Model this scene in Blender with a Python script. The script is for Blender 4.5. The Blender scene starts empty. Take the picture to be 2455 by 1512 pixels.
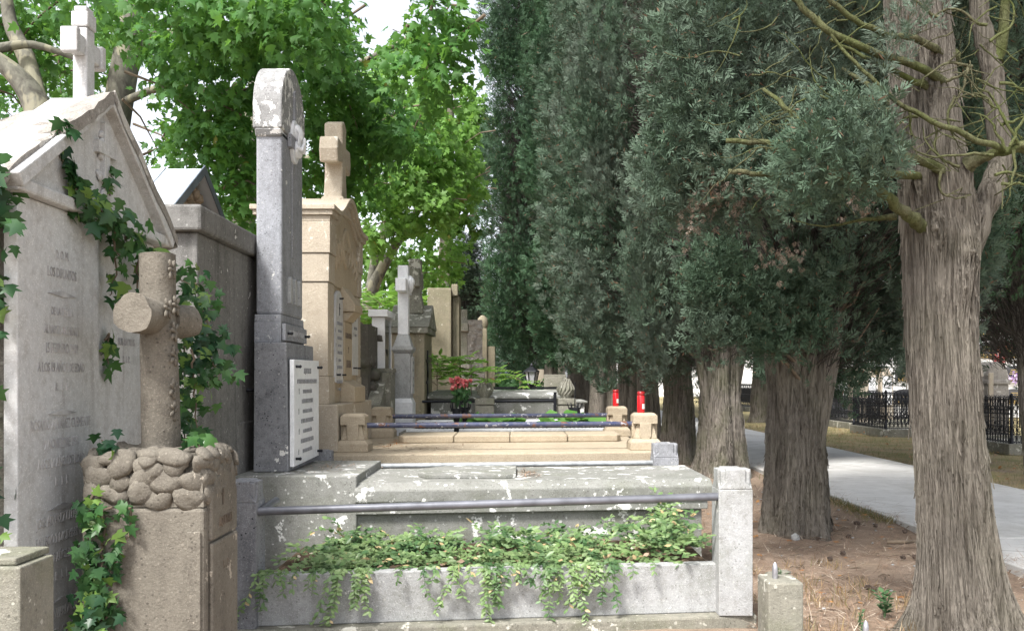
import bpy, bmesh, math, random
import numpy as np
from mathutils import Vector, Matrix
R = math.radians
C = bpy.context.scene.collection
sc = bpy.context.scene

# ------------------------------------------------------------------ camera, sky, sun, exposure
F, CX, HY, H = 2200.0, 1230.0, 905.0, 1.65        # focal length and horizon of the photo, eye height
cam = bpy.data.cameras.new('camera'); co = bpy.data.objects.new('camera', cam); C.objects.link(co)
co.location = (0, 0, H); co.rotation_euler = (R(90), 0, 0)
cam.sensor_width = 36; cam.lens = F / 2454 * 36
cam.shift_y = (HY - 756) / 2454; cam.shift_x = (1227 - CX) / 2454
cam.clip_start = .05; cam.clip_end = 2000
sc.camera = co
SUN_EL, SUN_AZ = 54, 150                # high, behind and to the left of the camera
w = bpy.data.worlds.new('World'); sc.world = w; w.use_nodes = True
nt = w.node_tree
sky = nt.nodes.new('ShaderNodeTexSky'); sky.sky_type = 'NISHITA'; sky.sun_disc = False
sky.sun_elevation = R(SUN_EL); sky.sun_rotation = R(180 + 32); sky.air_density = .7; sky.dust_density = 2.5; sky.ozone_density = .3
hs_ = nt.nodes.new('ShaderNodeHueSaturation'); hs_.inputs['Saturation'].default_value = .28; hs_.inputs['Value'].default_value = 1.5      # thin white overcast
nt.links.new(sky.outputs[0], hs_.inputs['Color']); nt.links.new(hs_.outputs[0], nt.nodes['Background'].inputs[0]); nt.nodes['Background'].inputs[1].default_value = .125
sl = bpy.data.lights.new('sun', 'SUN'); sl.energy = 2.9; sl.angle = R(12); sl.color = (1, .97, .93)
so = bpy.data.objects.new('sun', sl); C.objects.link(so); so.location = (-5, -8, 20)
so.rotation_euler = Vector((-math.sin(R(32)) * math.cos(R(SUN_EL)), -math.cos(R(32)) * math.cos(R(SUN_EL)), math.sin(R(SUN_EL)))).to_track_quat('Z', 'Y').to_euler()
sc.view_settings.view_transform = 'Standard'; sc.view_settings.look = 'None'
sc.view_settings.exposure = 1.22; sc.view_settings.gamma = 1
sc.cycles.max_bounces = 6; sc.cycles.transparent_max_bounces = 4

# ------------------------------------------------------------------ helpers
def X(px, Y): return (px - CX) * Y / F
def Z(py, Y): return H - (py - HY) * Y / F
def P(px, py, Y): return Vector((X(px, Y), Y, Z(py, Y)))
rnd = random.Random(7)
BASE = {}
def link(o, parent=None):
    C.objects.link(o)
    if parent is not None: o.parent = parent
    return o
def tag(o, label, cat, group=None, kind=None):
    o['label'] = label
    if cat: o['category'] = cat
    if group: o['group'] = group
    if kind: o['kind'] = kind
    return o
def thing(name, label, cat, loc, group=None):
    o = bpy.data.objects.new(name, None); link(o); o.location = loc; o.empty_display_size = .2
    BASE[o.name] = Vector(loc)
    return tag(o, label, cat, group)
SK = .12                                             # the plots are parallelograms: cross lines recede to the right
class MB:
    def __init__(s): s.v = []; s.f = []; s.sm = []
    def add(s, vs, fs, smooth=False):
        n = len(s.v); s.v += [tuple(q) for q in vs]; s.f += [[i + n for i in f] for f in fs]; s.sm += [smooth] * len(fs); return s
    def box(s, x0, x1, y0, y1, z0, z1):
        return s.add([(x, y, z) for z in (z0, z1) for y in (y0, y1) for x in (x0, x1)],
                     [(0, 2, 3, 1), (4, 5, 7, 6), (0, 1, 5, 4), (2, 6, 7, 3), (0, 4, 6, 2), (1, 3, 7, 5)])
    def prism(s, poly, plane, a, b, smooth=False):
        m = {'xz': lambda p, t: (p[0], t, p[1]), 'yz': lambda p, t: (t, p[0], p[1]), 'xy': lambda p, t: (p[0], p[1], t)}[plane]
        n = len(poly)
        s.add([m(p, a) for p in poly] + [m(p, b) for p in poly], [list(range(n)), list(range(2 * n - 1, n - 1, -1))] + [(i, (i + 1) % n, n + (i + 1) % n, n + i) for i in range(n)])
        return s
    def frustum(s, cx, cy, z0, z1, a0, b0, a1, b1):
        return s.add([(cx + i * a, cy + j * b, z) for z, a, b in ((z0, a0, b0), (z1, a1, b1)) for i, j in ((-.5, -.5), (.5, -.5), (.5, .5), (-.5, .5))],
                     [(3, 2, 1, 0), (4, 5, 6, 7)] + [(i, (i + 1) % 4, 4 + (i + 1) % 4, 4 + i) for i in range(4)])
    def tube(s, pts, rad, n=8, cap=True, closed=False, smooth=True):
        pts = [Vector(p) for p in pts]; m = len(pts)
        if not hasattr(rad, '__len__'): rad = [rad] * m
        vs = []; prev = None
        for i, p in enumerate(pts):
            if closed: t = pts[(i + 1) % m] - pts[i - 1]
            else: t = pts[min(i + 1, m - 1)] - pts[max(i - 1, 0)]
            t.normalize()
            if prev is None: u = t.orthogonal().normalized()
            else: u = (prev - t * prev.dot(t)).normalized()
            prev = u; q = t.cross(u)
            for k in range(n):
                a = 2 * math.pi * k / n
                vs.append(p + (u * math.cos(a) + q * math.sin(a)) * rad[i])
        fs = []
        for i in range(m if closed else m - 1):
            for k in range(n):
                a, b = i * n, ((i + 1) % m) * n
                fs.append((a + k, a + (k + 1) % n, b + (k + 1) % n, b + k))
        s.add(vs, fs, smooth)
        if cap and not closed:
            s.add(vs[:n], [list(range(n - 1, -1, -1))]); s.add(vs[-n:], [list(range(n))])
        return s
    def lathe(s, c, prof, n=16, smooth=True):
        vs = [(c[0] + r * math.cos(2 * math.pi * k / n), c[1] + r * math.sin(2 * math.pi * k / n), c[2] + z) for r, z in prof for k in range(n)]
        fs = [(i * n + k, i * n + (k + 1) % n, (i + 1) * n + (k + 1) % n, (i + 1) * n + k) for i in range(len(prof) - 1) for k in range(n)]
        s.add(vs, fs, smooth); s.add(vs[:n], [list(range(n - 1, -1, -1))]); s.add(vs[-n:], [list(range(n))])
        return s
    def blob(s, c, r, seed=0, amp=.18, sub=2, flat=False, rot=None):
        bm = bmesh.new(); bmesh.ops.create_icosphere(bm, subdivisions=sub, radius=1)
        q = random.Random(seed); ph = [(Vector((q.uniform(-2, 2), q.uniform(-2, 2), q.uniform(-2, 2))), q.uniform(0, 6)) for _ in range(4)]
        vs = []
        for v in bm.verts:
            p = v.co * (1 + amp * sum(math.sin(k.dot(v.co) * 1.7 + f) for k, f in ph) / 2)
            p = Vector((p.x * r[0], p.y * r[1], p.z * r[2]))
            if rot: p = rot @ p
            vs.append(Vector(c) + p)
        s.add(vs, [[v.index for v in f.verts] for f in bm.faces], not flat); bm.free()
        return s
    def build(s, name, mat, parent=None, bevel=0, shear=False, seg=2):
        vs = [Vector(q) for q in s.v]
        if shear: vs = [Vector((q.x, q.y + SK * q.x, q.z)) for q in vs]
        if parent is not None: b = BASE[parent.name]
        else:
            lo = [min(q[i] for q in vs) for i in range(3)]; hi = [max(q[i] for q in vs) for i in range(3)]
            b = Vector(((lo[0] + hi[0]) / 2, (lo[1] + hi[1]) / 2, lo[2]))
        me = bpy.data.meshes.new(name); me.from_pydata([q - b for q in vs], [], s.f)
        me.polygons.foreach_set('use_smooth', s.sm)
        bm = bmesh.new(); bm.from_mesh(me); bmesh.ops.recalc_face_normals(bm, faces=bm.faces); bm.to_mesh(me); bm.free()
        me.materials.append(mat)
        o = bpy.data.objects.new(name, me); link(o, parent)
        if parent is None: o.location = b
        BASE[o.name] = b
        if bevel:
            m = o.modifiers.new('edge', 'BEVEL'); m.width = bevel; m.segments = seg; m.limit_method = 'ANGLE'; m.angle_limit = R(40)
        return o

def fast_mesh(name, V, faces_per, k, mat, parent=None, loc=None, smooth=False):
    """V (n*k,3) repeated template, faces_per = list of index tuples in one template"""
    n = len(V) // k
    me = bpy.data.meshes.new(name)
    lens = np.array([len(f) for f in faces_per]); flat = np.concatenate([np.array(f) for f in faces_per])
    loops = (flat[None, :] + (np.arange(n) * k)[:, None]).ravel().astype(np.int32)
    tot = np.tile(lens, n).astype(np.int32); st = np.concatenate([[0], np.cumsum(tot)[:-1]]).astype(np.int32)
    me.vertices.add(len(V)); me.vertices.foreach_set('co', np.ascontiguousarray(V, dtype=np.float32).ravel())
    me.loops.add(len(loops)); me.loops.foreach_set('vertex_index', loops)
    me.polygons.add(len(tot)); me.polygons.foreach_set('loop_start', st); me.polygons.foreach_set('loop_total', tot)
    if smooth: me.polygons.foreach_set('use_smooth', np.ones(len(tot), bool))
    me.update(calc_edges=True); me.validate()
    me.materials.append(mat)
    o = bpy.data.objects.new(name, me); link(o, parent)
    if loc is not None: o.location = loc
    return o
def norm(a): return a / np.maximum(np.linalg.norm(a, axis=-1, keepdims=True), 1e-9)
def place(T, pos, ydir, zdir, scale):
    """template T (k,3) placed n times: local y along ydir, local z near zdir"""
    y = norm(ydir); x = norm(np.cross(y, zdir)); z = np.cross(x, y)
    M = np.stack([x, y, z], 1)                       # n,3(local axis),3
    return (pos[:, None, :] + np.einsum('kj,njc->nkc', T, M) * scale[:, None, None]).reshape(-1, 3)

# ------------------------------------------------------------------ materials
class G:
    def __init__(s, name):
        s.m = bpy.data.materials.new(name); s.m.use_nodes = True; s.t = s.m.node_tree; s.b = s.t.nodes['Principled BSDF']; s.out = s.t.nodes['Material Output']
        s.pos = s.n('ShaderNodeNewGeometry').outputs['Position']
    def n(s, t, **kw):
        q = s.t.nodes.new(t)
        for k, v in kw.items(): setattr(q, k, v)
        return q
    def set(s, inp, v):
        if isinstance(v, bpy.types.NodeSocket): s.t.links.new(v, inp)
        elif isinstance(v, tuple) and len(v) == 3 and inp.type == 'RGBA': inp.default_value = (*v, 1)
        else: inp.default_value = v
    def vec(s, sx, sy, sz):
        q = s.n('ShaderNodeVectorMath', operation='MULTIPLY'); s.set(q.inputs[0], s.pos); q.inputs[1].default_value = (sx, sy, sz); return q.outputs[0]
    def noise(s, scale, detail=4, rough=.55, vec=None, dist=0):
        q = s.n('ShaderNodeTexNoise'); s.set(q.inputs['Vector'], vec or s.pos); q.inputs['Scale'].default_value = scale; q.inputs['Detail'].default_value = detail
        q.inputs['Roughness'].default_value = rough; q.inputs['Distortion'].default_value = dist; return q.outputs['Fac']
    def voro(s, scale, vec=None, feature='F1'):
        q = s.n('ShaderNodeTexVoronoi', feature=feature); s.set(q.inputs['Vector'], vec or s.pos); q.inputs['Scale'].default_value = scale; return q.outputs['Distance']
    def ramp(s, fac, a, b, c0=(0, 0, 0), c1=(1, 1, 1)):
        q = s.n('ShaderNodeMapRange'); s.set(q.inputs[0], fac); q.inputs[1].default_value = a; q.inputs[2].default_value = b; return q.outputs[0]
    def mix(s, fac, a, b, blend='MIX'):
        q = s.n('ShaderNodeMix', data_type='RGBA', blend_type=blend); s.set(q.inputs[0], fac); s.set(q.inputs[6], a); s.set(q.inputs[7], b); return q.outputs[2]
    def math(s, op, a, b=0.):
        q = s.n('ShaderNodeMath', operation=op); s.set(q.inputs[0], a); s.set(q.inputs[1], b); return q.outputs[0]
    def bump(s, h, strength=.5, dist=.01, prev=None):
        q = s.n('ShaderNodeBump'); s.set(q.inputs['Height'], h); q.inputs['Strength'].default_value = strength; q.inputs['Distance'].default_value = dist
        if prev: s.set(q.inputs['Normal'], prev)
        return q.outputs[0]
    def done(s, col, rough=.8, normal=None, spec=.3, metal=0):
        s.set(s.b.inputs['Base Color'], col); s.set(s.b.inputs['Roughness'], rough); s.b.inputs['Specular IOR Level'].default_value = spec
        s.set(s.b.inputs['Metallic'], metal)
        if normal: s.set(s.b.inputs['Normal'], normal)
        return s.m

def stone(name, c1, c2, dark=(.05, .05, .045), stain=.5, lichen=0., lich_col=(.72, .71, .67), lich_scale=7, pit=.25, grain=90, rough=.85, bump=.35, streak=.5, moss=0.):
    g = G(name)
    big = g.ramp(g.noise(1.7, 5, .6), .3, .7)
    col = g.mix(big, c1, c2)
    fine = g.ramp(g.noise(grain, 3, .7), .3, .7)
    col = g.mix(g.math('MULTIPLY', fine, .35), col, tuple(min(1, q * 1.45) for q in c1))
    blot = g.ramp(g.noise(9, 6, .65), .52, .72)
    col = g.mix(g.math('MULTIPLY', blot, stain * .75), col, dark)
    if streak:
        st = g.ramp(g.noise(1, 5, .6, g.vec(11, 11, .8)), .5, .75)
        col = g.mix(g.math('MULTIPLY', st, streak * .6), col, dark)
    if pit:
        pt = g.ramp(g.voro(38), .26, .16)
        pm = g.ramp(g.noise(14, 2), .45, .6)
        col = g.mix(g.math('MULTIPLY', g.math('MULTIPLY', pt, pm), pit * 2), col, tuple(q * .6 for q in dark))
    if moss:
        ms = g.ramp(g.noise(3.2, 5, .65), .5, .7)
        col = g.mix(g.math('MULTIPLY', ms, moss), col, (.09, .105, .045))
    mot = g.ramp(g.noise(26, 5, .7), .5, .68); col = g.mix(g.math('MULTIPLY', mot, .2 + .35 * stain), col, tuple(q * 1.6 for q in dark))
    sp = g.ramp(g.noise(150, 2, .6), .58, .66); col = g.mix(g.math('MULTIPLY', sp, .45), col, tuple(min(1, q * 1.7) for q in c1))
    if lichen:
        n1 = g.noise(lich_scale, 3, .5, dist=.4); n2 = g.noise(lich_scale * .25, 2, .5)
        l = g.ramp(g.math('ADD', g.math('MULTIPLY', n1, .75), g.math('ADD', g.math('MULTIPLY', n2, .45), g.math('MULTIPLY', g.noise(lich_scale * 5, 3, .7), .3))), .965 - lichen * .2, .99 - lichen * .2)
        col = g.mix(g.math('MULTIPLY', l, .85), col, lich_col)
        s2 = g.ramp(g.math('ADD', g.voro(lich_scale * 2.6), g.math('MULTIPLY', g.noise(9, 4, .7), .9)), .60, .55)
        col = g.mix(g.math('MULTIPLY', s2, min(.5, lichen + .1)), col, lich_col)
    h = g.math('ADD', g.noise(grain * .8, 4, .7), g.math('MULTIPLY', g.noise(7, 5, .6), 1.5))
    nm = g.bump(h, bump, .012)
    return g.done(col, rough, nm, .25)
def plain(name, col, rough=.6, metal=0, var=.25, scale=12, spec=.4, bump=.1):
    g = G(name); n = g.noise(scale, 4)
    c = g.mix(g.ramp(n, .3, .7), tuple(q * (1 - var) for q in col), tuple(min(1, q * (1 + var)) for q in col))
    return g.done(c, rough, g.bump(g.noise(scale * 5, 3), bump, .004), spec, metal)
def leafmat(name, c1, c2, odd=(.2, .12, .05), odd_amt=.03, trans=.4, patch=1.2, tint=None, rough=.5):
    g = G(name)
    r = g.t.nodes['Geometry'].outputs['Random Per Island']
    col = g.mix(r, c1, c2)
    if tint: col = g.mix(g.ramp(g.noise(patch, 3), .42, .62), col, g.mix(r, tint, tuple(q * .75 for q in tint)))
    if odd_amt: col = g.mix(g.math('GREATER_THAN', g.math('FRACT', g.math('MULTIPLY', r, 37.)), 1 - odd_amt), col, odd)
    g.done(col, rough, None, .35)
    tr = g.n('ShaderNodeBsdfTranslucent'); g.set(tr.inputs[0], g.mix(.5, col, (.22, .42, .05), 'MIX') if trans > .3 else col)
    mx = g.n('ShaderNodeMixShader'); mx.inputs[0].default_value = trans
    g.t.links.new(g.b.outputs[0], mx.inputs[1]); g.t.links.new(tr.outputs[0], mx.inputs[2]); g.t.links.new(mx.outputs[0], g.out.inputs[0])
    return g.m
def barkmat(name, c1, c2, dark, sxy=26, sz=1.6, moss=0., bump=1., plates=False):
    g = G(name)
    a = g.noise(1, 6, .65, g.vec(sxy, sxy, sz), .6)
    b = g.noise(1, 4, .6, g.vec(sxy * 3, sxy * 3, sz * 4))
    big = g.ramp(g.noise(1.6, 4), .35, .65)
    col = g.mix(big, c1, c2)
    col = g.mix(g.ramp(a, .56, .36), col, dark)
    col = g.mix(g.math('MULTIPLY', g.ramp(b, .5, .75), .4), col, tuple(min(1, q * 1.5) for q in c1))
    if plates:
        pl = g.ramp(g.noise(5, 3, .5, g.vec(1, 1, .5)), .5, .54); col = g.mix(g.math('MULTIPLY', pl, .6), col, (.30, .28, .2))
    if moss: col = g.mix(g.math('MULTIPLY', g.ramp(g.noise(2.1, 4, .6), .44, .66), moss), col, (.075, .095, .025))
    h = g.math('ADD', g.math('MULTIPLY', a, 2.), b)
    return g.done(col, .92, g.bump(h, .9 * bump, .022), .12)

M = {}
M['grey'] = stone('grey_granite', (.27, .275, .29), (.18, .185, .2), (.05, .05, .055), .45, .28, pit=.5, streak=.3, lich_scale=9)
M['stele'] = stone('dark_grey_stone', (.235, .238, .248), (.135, .138, .146), (.035, .035, .04), .6, .12, pit=.5, streak=.65, lich_scale=9)
M['arch'] = stone('lichened_grey_stone', (.26, .26, .26), (.17, .17, .165), (.05, .05, .05), .4, .85, (.74, .73, .70), lich_scale=15, streak=.2)
M['conc'] = stone('pale_concrete', (.36, .365, .365), (.25, .253, .25), (.11, .105, .09), .5, .1, pit=.25, streak=.35, moss=.22, lich_scale=10)
M['slab'] = stone('lichened_tomb_stone', (.24, .24, .225), (.15, .155, .137), (.07, .07, .055), .5, .62, (.78, .78, .75), pit=.3, moss=.35, streak=.2, lich_scale=6)
M['sand'] = stone('sandstone', (.385, .325, .24), (.305, .257, .188), (.16, .12, .075), .25, 0, pit=.12, streak=.25, grain=70)
M['vault'] = stone('dark_vault_stone', (.19, .185, .175), (.115, .112, .105), (.035, .034, .03), .6, .1, pit=.25, streak=.85, lich_scale=9)
M['shaft'] = stone('blue_grey_stone', (.27, .28, .30), (.19, .195, .21), (.05, .05, .052), .4, .12, pit=.3, streak=.7, lich_scale=11)
M['sandpale'] = stone('pale_sandstone', (.39, .34, .27), (.305, .265, .21), (.16, .13, .09), .3, .3, (.62, .58, .5), pit=.15, streak=.25, grain=70, lich_scale=12)
M['marble'] = stone('weathered_marble', (.50, .50, .495), (.39, .395, .395), (.17, .15, .13), .4, 0, pit=.05, grain=30, rough=.6, bump=.15, streak=1.0)
M['marbleclean'] = stone('white_marble', (.70, .71, .72), (.6, .61, .63), (.33, .33, .33), .3, 0, pit=0, grain=25, rough=.4, bump=.05, streak=.3)
M['brown'] = stone('brown_stone', (.172, .155, .127), (.105, .094, .077), (.05, .042, .035), .55, .1, (.45, .4, .33), pit=.3, streak=.4, lich_scale=11, bump=.5)
M['darkstone'] = stone('dark_mossy_stone', (.12, .11, .095), (.07, .065, .055), (.025, .025, .022), .6, .1, (.4, .4, .36), pit=.3, moss=.4, bump=.7)
M['rooftile'] = stone('lichened_roof_stone', (.29, .27, .245), (.2, .185, .165), (.07, .06, .05), .65, .4, (.5, .48, .44), lich_scale=7, pit=.3, bump=.7, streak=0)
M['mossy'] = stone('mossy_grey_stone', (.24, .23, .19), (.15, .145, .12), (.05, .05, .04), .5, .45, (.58, .57, .5), pit=.25, moss=.45, bump=.5)
M['ochre'] = stone('ochre_stained_stone', (.27, .235, .165), (.19, .17, .125), (.08, .07, .05), .45, .2, (.5, .48, .4), pit=.2, streak=.7, moss=.3)
M['plaster'] = stone('white_plaster', (.72, .72, .72), (.62, .62, .63), (.4, .4, .38), .3, 0, pit=0, bump=.1, streak=.3)
M['rubble'] = stone('rubble_wall', (.36, .29, .22), (.22, .175, .135), (.06, .05, .04), .6, .2, (.6, .57, .5), pit=.3, bump=1., grain=30)
M['iron'] = plain('black_iron', (.018, .019, .023), .45, .5, .3, 20)
M['letter'] = plain('dark_lettering', (.24, .24, .245), .7, 0, .3, 20)
M['letterworn'] = plain('worn_lettering', (.36, .355, .35), .8, 0, .4, 9)
M['lettersand'] = plain('bronze_lettering', (.13, .1, .075), .7, 0, .35, 9)
M['pipe'] = plain('grey_painted_pipe', (.16, .165, .185), .38, .35, .25, 9, .5)
M['pipepale'] = plain('pale_painted_pipe', (.34, .36, .37), .5, .2, .35, 14, .5)
def rusty():
    g = G('blue_rusty_paint'); c = g.mix(g.ramp(g.noise(16, 5, .6), .4, .6), (.035, .045, .10), (.075, .08, .125))
    c = g.mix(g.ramp(g.noise(7, 5, .6), .58, .63), c, (.16, .07, .04)); c = g.mix(g.ramp(g.noise(24, 3), .62, .66), c, (.34, .34, .36))
    return g.done(c, .4, g.bump(g.noise(40, 3), .3, .004), .5)
M['rusty'] = rusty()
M['zinc'] = plain('zinc_sheet', (.62, .66, .72), .38, .35, .1, 3, .5, .03)
M['zincdark'] = plain('dark_zinc_edge', (.16, .19, .24), .45, .4, .15, 5)
M['red'] = plain('red_candle_plastic', (.55, .012, .018), .25, 0, .15, 6, .6, .02)
M['redcap'] = plain('dark_red_cap', (.28, .01, .012), .35, 0, .15, 6, .5, .02)
M['white'] = plain('white_paper', (.8, .8, .78), .7, 0, .05)
M['steel'] = plain('worn_steel', (.42, .42, .45), .4, .8, .25, 30)
M['glass'] = plain('dim_glass', (.10, .12, .13), .12, 0, .2, 4, .7, .0)
M['niche'] = plain('dark_niche_slab', (.05, .05, .055), .25, 0, .4, 2, .6, .02)
M['gold'] = plain('gilt_lettering', (.5, .36, .14), .4, .5, .2)
M['pinkflower'] = leafmat('pink_petals', (.62, .10, .13), (.78, .32, .30), (.85, .6, .55), .1, .25)
M['flowerleaf'] = leafmat('bouquet_leaves', (.03, .10, .03), (.07, .16, .05), odd_amt=0, trans=.25)
M['orangeflower'] = leafmat('orange_petals', (.75, .22, .06), (.8, .35, .2), odd_amt=0, trans=.25)
M['violetflower'] = leafmat('violet_petals', (.45, .3, .6), (.7, .6, .75), odd_amt=0, trans=.25)
M['plane1'] = leafmat('plane_leaves', (.05, .15, .032), (.11, .255, .055), (.2, .2, .04), .004, .45, .8, (.08, .21, .06))
M['plane_lit'] = leafmat('sunlit_plane_leaves', (.11, .25, .045), (.19, .36, .075), (.25, .2, .05), .01, .5, .5, (.19, .35, .09))  # lighter copy of plane_leaves: sunlight on the far trees put into the colour
M['cyp'] = leafmat('cypress_foliage', (.036, .070, .040), (.074, .122, .072), (.15, .09, .055), .02, .08, .55, (.10, .134, .098), .7)
M['cyp2'] = leafmat('green_cypress_foliage', (.028, .072, .034), (.058, .122, .052), (.12, .08, .05), .01, .08, .5, (.045, .09, .05), .7)
M['cypdead'] = leafmat('dead_cypress_sprays', (.11, .08, .055), (.17, .13, .10), odd_amt=0, trans=.1)
M['ivy'] = leafmat('ivy_leaves', (.028, .085, .024), (.062, .15, .038), (.14, .24, .05), .12, .25, 3, (.02, .065, .03), .38)
M['peri'] = leafmat('periwinkle_leaves', (.14, .23, .075), (.26, .35, .16), (.5, .38, .2), .03, .25, 4, (.075, .155, .06), .4)
M['ail'] = leafmat('pinnate_leaves', (.16, .33, .05), (.26, .45, .09), (.3, .15, .06), .02, .45)
M['bigleaf'] = leafmat('broad_green_leaves', (.10, .26, .05), (.16, .34, .08), odd_amt=0, trans=.4)
M['drygrass'] = leafmat('dry_grass', (.36, .25, .13), (.48, .36, .20), (.2, .2, .08), .12, .3)
M['grass'] = leafmat('short_grass', (.13, .15, .05), (.26, .25, .10), (.4, .3, .15), .3, .3)
M['weed'] = leafmat('weed_leaves', (.05, .12, .05), (.10, .18, .08), odd_amt=0, trans=.3)
M['needle'] = leafmat('needle_litter', (.13, .08, .055), (.36, .25, .17), (.6, .52, .42), .12, .05)
M['deadleaf'] = leafmat('dead_leaves', (.28, .12, .04), (.42, .22, .08), odd_amt=0, trans=.2)
M['barkc'] = barkmat('cypress_bark', (.27, .243, .205), (.205, .184, .156), (.085, .073, .06), 42, 1.9, .12, 1.3)
M['barkdark'] = barkmat('dark_cypress_bark', (.28, .25, .215), (.205, .183, .155), (.06, .052, .044), 36, 1.8, .35, 1.3)
M['mossb'] = barkmat('mossy_branch_bark', (.12, .115, .07), (.085, .095, .04), (.04, .04, .02), 30, 12, .7, .7)
M['barkp'] = barkmat('plane_bark', (.17, .165, .135), (.13, .125, .10), (.075, .07, .06), 6, 3, 0, .3, True)
M['twig'] = plain('brown_twig', (.13, .10, .07), .85, 0, .3, 10)
M['cone'] = plain('dark_cone', (.07, .05, .038), .85, 0, .4, 30)

# ------------------------------------------------------------------ setting: ground and path
def ground():
    g = G('soil_and_dry_grass')
    s = g.n('ShaderNodeSeparateXYZ'); g.set(s.inputs[0], g.pos)
    soil = g.mix(g.ramp(g.noise(2.2, 6, .65), .35, .65), (.24, .18, .135), (.33, .255, .195))
    soil = g.mix(g.math('MULTIPLY', g.ramp(g.noise(60, 4, .7), .5, .7), .6), soil, (.40, .29, .21))
    soil = g.mix(g.ramp(g.noise(120, 2), .62, .68), soil, (.07, .045, .03))
    soil = g.mix(g.math('MULTIPLY', g.ramp(g.noise(.9, 3), .55, .7), .5), soil, (.36, .28, .2))
    gr = g.mix(g.ramp(g.noise(1.4, 5, .6), .42, .68), (.34, .275, .155), (.19, .19, .08))
    gr = g.mix(g.math('MULTIPLY', g.ramp(g.noise(45, 4), .5, .7), .5), gr, (.4, .34, .2))
    e = g.math('ADD', s.outputs[0], g.math('MULTIPLY', g.noise(.8, 4), 1.4))
    c = g.mix(g.ramp(e, 7.6, 8.6), soil, gr)
    c = g.mix(g.math('MULTIPLY', g.ramp(g.noise(.6, 3), .5, .62), g.ramp(s.outputs[1], 24, 14)), c, soil)
    m = g.done(c, .95, g.bump(g.math('ADD', g.noise(45, 4, .7), g.noise(9, 4)), .8, .03), .1)
    b = MB(); n = 70
    xs = [-14 + 30 * i / n for i in range(n + 1)]; ys = [1 + 34 * i / n for i in range(n + 1)]
    vs = [(x, y, .02 * math.sin(x * 2.1 + y) + .015 * math.sin(3.1 * y - x * 1.3) - (.02 if 4 < x < 7.6 else 0)) for y in ys for x in xs]
    fs = [(j * (n + 1) + i, j * (n + 1) + i + 1, (j + 1) * (n + 1) + i + 1, (j + 1) * (n + 1) + i) for j in range(n) for i in range(n)]
    b.add(vs, fs, True)
    for a in ((-600, -14, -100, 900), (16, 600, -100, 900), (-14, 16, -100, 1), (-14, 16, 35, 900)):
        b.add([(a[0], a[2], -.01), (a[1], a[2], -.01), (a[1], a[3], -.01), (a[0], a[3], -.01)], [(0, 1, 2, 3)])
    o = b.build('ground', m); tag(o, 'brown needle covered soil and dry grass', None, kind='structure')
    g = G('path_concrete')
    c = g.mix(g.ramp(g.noise(.8, 6, .65), .35, .65), (.60, .595, .575), (.50, .495, .475))
    c = g.mix(g.math('MULTIPLY', g.ramp(g.noise(5, 6, .7), .5, .7), .35), c, (.28, .275, .26))
    c = g.mix(g.math('MULTIPLY', g.ramp(g.noise(90, 3), .5, .7), .3), c, (.62, .62, .62))
    c = g.mix(g.math('MULTIPLY', g.ramp(g.noise(1.3, 6, .7), .5, .66), .5), c, (.36, .35, .32)); c = g.mix(g.ramp(g.noise(38, 3, .7), .66, .72), c, (.2, .17, .13))
    cr = g.ramp(g.voro(.55, feature='DISTANCE_TO_EDGE', vec=g.mix(.12, g.pos, g.n('ShaderNodeTexNoise').outputs['Color'])), .006, .002)
    c = g.mix(g.math('MULTIPLY', cr, .5), c, (.15, .14, .12))
    m = g.done(c, .9, g.bump(g.noise(70, 5, .7), .4, .008), .2)
    b = MB(); y = 1.1; q = random.Random(2)
    while y < 90:
        y1 = y + 4.03
        b.box(4.3 + q.uniform(-.02, .02), 7.3, y + .012, y1 - .012, -.06, .055 + q.uniform(-.004, .004)); y = y1
    tag(b.build('path', m, bevel=.012), 'pale concrete path of broad cast slabs beside the cypresses', None, kind='structure')
ground()

# ------------------------------------------------------------------ foliage templates
def leaf5():
    h = [(0, 0), (.2, -.06), (.46, .1), (.27, .26), (.56, .55), (.22, .52), (0, 1)]
    v = [(x, y, -.28 * x - .16 * y * y) for x, y in h] + [(-x, y, -.28 * x - .16 * y * y) for x, y in h[1:-1]]
    return np.array(v), [(0, 1, 2, 3, 4, 5, 6), (0, 6, 11, 10, 9, 8, 7)]
LEAF5 = leaf5()
def spray(seed, n=13, w=.036):
    q = random.Random(seed); V = []; Fc = []
    for i in range(n):
        t = i / (n - 1); y0 = .05 + .72 * t; sd = 1 if i % 2 else -1
        a = R(q.uniform(22, 62)) * sd if i < n - 1 else R(q.uniform(-12, 12))
        L = (.52 - .26 * t) * q.uniform(.55, 1.3); zz = q.uniform(-.3, .3)
        d = np.array([math.sin(a), math.cos(a), zz]); p = np.array([0, y0 * .9, q.uniform(-.03, .03)]); s = np.array([math.cos(a), -math.sin(a), q.uniform(-.6, .6)])
        k = len(V); V += [p, p + d * L * .55 + s * w, p + d * L, p + d * L * .5 - s * w]; Fc.append((k, k + 1, k + 2, k + 3))
    V = np.array(V); V[:, 2] += -.2 * V[:, 1] ** 2
    return V, Fc
def ellipse_leaf():
    v = [(0, 0, 0), (.2, .3, -.05), (.22, .6, -.06), (0, 1, -.14), (-.22, .6, -.06), (-.2, .3, -.05), (0, .5, .03)]
    return np.array(v), [(0, 1, 2, 3, 6), (0, 6, 3, 4, 5)]
ELL = ellipse_leaf()
def rv(rng, n): return norm(rng.normal(size=(n, 3)))

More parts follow.
